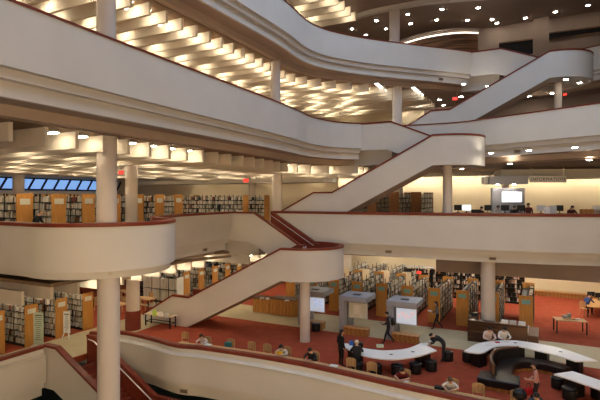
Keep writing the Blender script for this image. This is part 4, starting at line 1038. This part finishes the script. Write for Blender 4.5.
# people round the counters
a = P(341, 366, 0); person('person in black standing at the left tip of the white counter', (a.x, a.y, 0), math.radians(-60), 'stand', BLK, BLK, hair='long')
a = P(357, 372, 0); person('white haired person in black seated with back turned at the white counter', (a.x, a.y, 0), math.radians(-5), 'sit', (.02, .018, .018), BLK, hairc=(.62, .56, .45), s=1.02)
stool(357, 372.5, 'round black stool under the white haired person')
a = P(441.5, 361, 0); person('person in black bending over papers at the right end of the white counter', (a.x, a.y, 0), math.radians(70), 'bend', (.016, .017, .02), (.03, .03, .035))
a = V2(9.75, 24.92); person('person in a white and red top bowed over the arching counter', (a.x, a.y, .02), math.radians(172), 'sit', (.60, .50, .48), BLK, hair='long', hairc=(.012, .01, .01), s=1.05, lift=.04)
a = V2(10.55, 25.05); person('person in a white shirt bowed over the arching counter, right of the pair', (a.x, a.y, .02), math.radians(175), 'sit', (.72, .71, .69), BLK, hairc=(.012, .01, .01), s=1.05)
for xx, yy, l in ((9.75, 24.98, 'round black stool under the person in white and red'), (10.55, 25.1, 'round black stool under the person in a white shirt at the arching counter')): dup(st, (xx, yy, 0), 0, l, 'black stools at the white counters')
a = V2(9.12, 18.5); person('person in a pink shirt standing left of the right edge counter, carrying red', (a.x, a.y, 0), math.radians(70), 'walk', (.50, .25, .23), (.03, .02, .025), hairc=(.03, .015, .01), short=True, s=.98)
t = empty('red_bag', (a.x-.36, a.y-.1, .50), .4, 'red shopping bag carried low by the person in pink', 'bag')
MB().box((0, 0, .16), (.36, .14, .30), bev=.04).build('body', mat('red_bag_cloth', (.40, .015, .02), .6), t); mb = MB(); mb.tube([(-.10, 0, .30), (-.08, 0, .45), (.08, 0, .45), (.10, 0, .30)], .015); mb.build('handle', M_black, t)
p = desk_pt(520, 1.1); o = MB().box((0, 0, .2), (.45, .3, .4), bev=.12).build('black_bag', M_black, None, True); o.location = (p.x, p.y, .98); o.rotation_euler = (0, 0, A0); tag(o, 'black bag on the front desk left of the reader in dark blue', 'bag')
a = P(585.5, 315, 0); person('person in a blue top seated at the computer table by the right edge', (a.x, a.y, 0), math.radians(-70), 'sit', (.03, .06, .20), BLK, hairc=(.01, .009, .009), s=1.08)
put_chair(a.x-.05, a.y, math.radians(-70), 'wooden chair under the person in blue at the right edge', 'chairs at the computer table')
# balcony level
a = V2(cu(33, 19.3), 19.3); person('grey haired person in dark clothes seated behind the rounded bay rail', (a.x, a.y, F2+.0), math.radians(-75), 'perch', (.018, .02, .024), BLK, hairc=(.30, .26, .20), s=1.05, lift=.16)
dup(chair, (a.x, a.y, F2), math.radians(-75), 'wooden chair under the grey haired person on the balcony level')
def info(u, dy, rz, pose, label, shirt, dz=.0, **k):
    p = desk2(u, dy); return person(label, (p.x, p.y, F2+dz), math.radians(rz), pose, shirt, BLK, **k)
info(497.5, .95, 166, 'perch', 'person in a white shirt seated at the information desk', (.5, .5, .5), dz=.16, hairc=(.03, .02, .015))
info(513.5, .95, 166, 'perch', 'person with a pale face and dark jacket seated under the kiosk screen', (.03, .03, .035), dz=.16, hairc=(.02, .015, .012))
info(528.5, 1.3, 150, 'stand', 'person in dark maroon standing right of the kiosk screen', (.09, .02, .02), dz=-.10, hairc=(.015, .012, .01), skin=1)
info(570.5, .95, 170, 'perch', 'long haired person in dark red seated at the right of the information desk', (.07, .015, .015), dz=.16, hairc=(.03, .015, .01), hair='long')
info(479, .95, 190, 'perch', 'person in black bowed at the left of the information desk', (.012, .012, .014), dz=.08, hairc=(.01, .01, .01))
for i, u in enumerate((497.5, 513.5, 570.5, 479)):
    p = desk2(u, .95); dup(st, (p.x, p.y, F2), 0, 'black stool behind the information desk under the %s person' % ['white shirted', 'dark jacketed', 'long haired', 'bowed black clad'][i], 'stools of the information desk')
# ------------------------------------------------------------------ books: the 300 that show largest stand alone
bpy.context.view_layer.update()
dg = bpy.context.evaluated_depsgraph_get(); dg.update()
eye = Vector((0, 0, ZC)); vis = []; rest = []
for bk_ in BOOKS:
    root, c, sz, ci, ph, sh = bk_
    wp = root.matrix_world @ Vector(c); Y = wp.y
    u = 300+FP*wp.x/Y; v = HV+FP*(ZC-wp.z)/Y
    ok = 0 <= u <= 600 and 0 <= v <= 400
    if ok:
        for dz in (.3, -.3):
            tp = wp + Vector((0, 0, sz[2]*dz)); d = tp-eye; L = d.length
            hit = S.ray_cast(dg, eye, d/L, distance=L-.28)
            if hit[0]: ok = False; break
    (vis if ok else rest).append((sz[0]*sz[2]/Y/Y, bk_))
vis.sort(key=lambda x: -x[0])
single = [b for _, b in vis[:290]]; rest += vis[290:]
cubes = {}
for root, c, sz, ci, ph, sh in single:
    if ci not in cubes:
        me = bpy.data.meshes.new('book'); b = MB().box((0, 0, 0), (1, 1, 1)); me.from_pydata(b.v, [], b.f); me.materials.append(M_books[ci]); cubes[ci] = me
    o = bpy.data.objects.new('book', cubes[ci]); COL.objects.link(o)
    o.location = root.matrix_world @ Vector(c); o.rotation_euler = root.rotation_euler; o.scale = sz
    tag(o, ph, 'book', ph.split(',')[0].replace('small book', 'books'))
mb = MB()
for _, (root, c, sz, ci, ph, sh) in rest:
    mb.box(c, sz, ci, 0, root.matrix_world)
o = mb.build('books', M_books); tag(o, 'the many smaller books filling the shelves further back on both levels', 'books', None, 'stuff')
# ------------------------------------------------------------------ light of the place
def area(name, loc, rot, sx, sy, e, col):
    l = bpy.data.lights.new(name, 'AREA'); l.shape = 'RECTANGLE'; l.size = sx; l.size_y = sy; l.energy = e; l.color = col
    o = bpy.data.objects.new(name, l); COL.objects.link(o); o.location = loc; o.rotation_euler = rot
    return o
area('atrium_skylight', (7, 17, 29.5), (0, 0, A0), 18, 24, 3000, (.58, .74, 1.0))
# unseen gallery on the camera's own side; its slabs also cut the added fill lights
for nm, F in (('floor_near_gallery_main', F1), ('floor_near_gallery_lower', F2), ('floor_near_gallery_upper', F3), ('floor_near_gallery_top', F4)):
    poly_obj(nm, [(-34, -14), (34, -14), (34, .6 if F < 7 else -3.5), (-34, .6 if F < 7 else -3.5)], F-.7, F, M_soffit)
wall_strip('wall_near_gallery', V2(34, -14), V2(-34, -14), -1, 24, M_cream)
def gallery(z, y, xs, e, col):  # fill lights without fixtures, added to warm the balcony faces opposite
    for x in xs:
        l = bpy.data.lights.new('gallery_fill_light', 'POINT'); l.energy = e; l.color = col; l.shadow_soft_size = .6
        o = bpy.data.objects.new('gallery_fill_light', l); COL.objects.link(o); o.location = (x, y, z)
gallery(F1+3.6, -8, (-8, 2, 10, 18, 26), 1600, (1, .70, .36))
gallery(F2+3.6, -9, (-6, 4, 12, 20, 28), 1100, (1, .80, .55))
gallery(F3+3.4, -9, (-17, -8), 400, (1, .90, .76))
w = bpy.data.worlds.new('World'); S.world = w; w.use_nodes = True
w.node_tree.nodes['Background'].inputs[0].default_value = (.72, .80, 1.0, 1)
w.node_tree.nodes['Background'].inputs[1].default_value = .25
cam = bpy.data.cameras.new('camera'); co = bpy.data.objects.new('camera', cam); COL.objects.link(co)
cam.sensor_width = 36; cam.lens = 36*FP/600; cam.shift_y = (HV-200)/600; cam.clip_end = 300
co.location = (0, 0, ZC); co.rotation_euler = (PI/2, 0, 0); S.camera = co
S.view_settings.view_transform = 'Standard'; S.view_settings.look = 'None'; S.view_settings.gamma = 1
S.view_settings.use_curve_mapping = False; S.view_settings.exposure = 0.1
S.cycles.max_bounces = 8; S.cycles.diffuse_bounces = 5; S.cycles.sample_clamp_indirect = 6; S.cycles.use_denoising = True
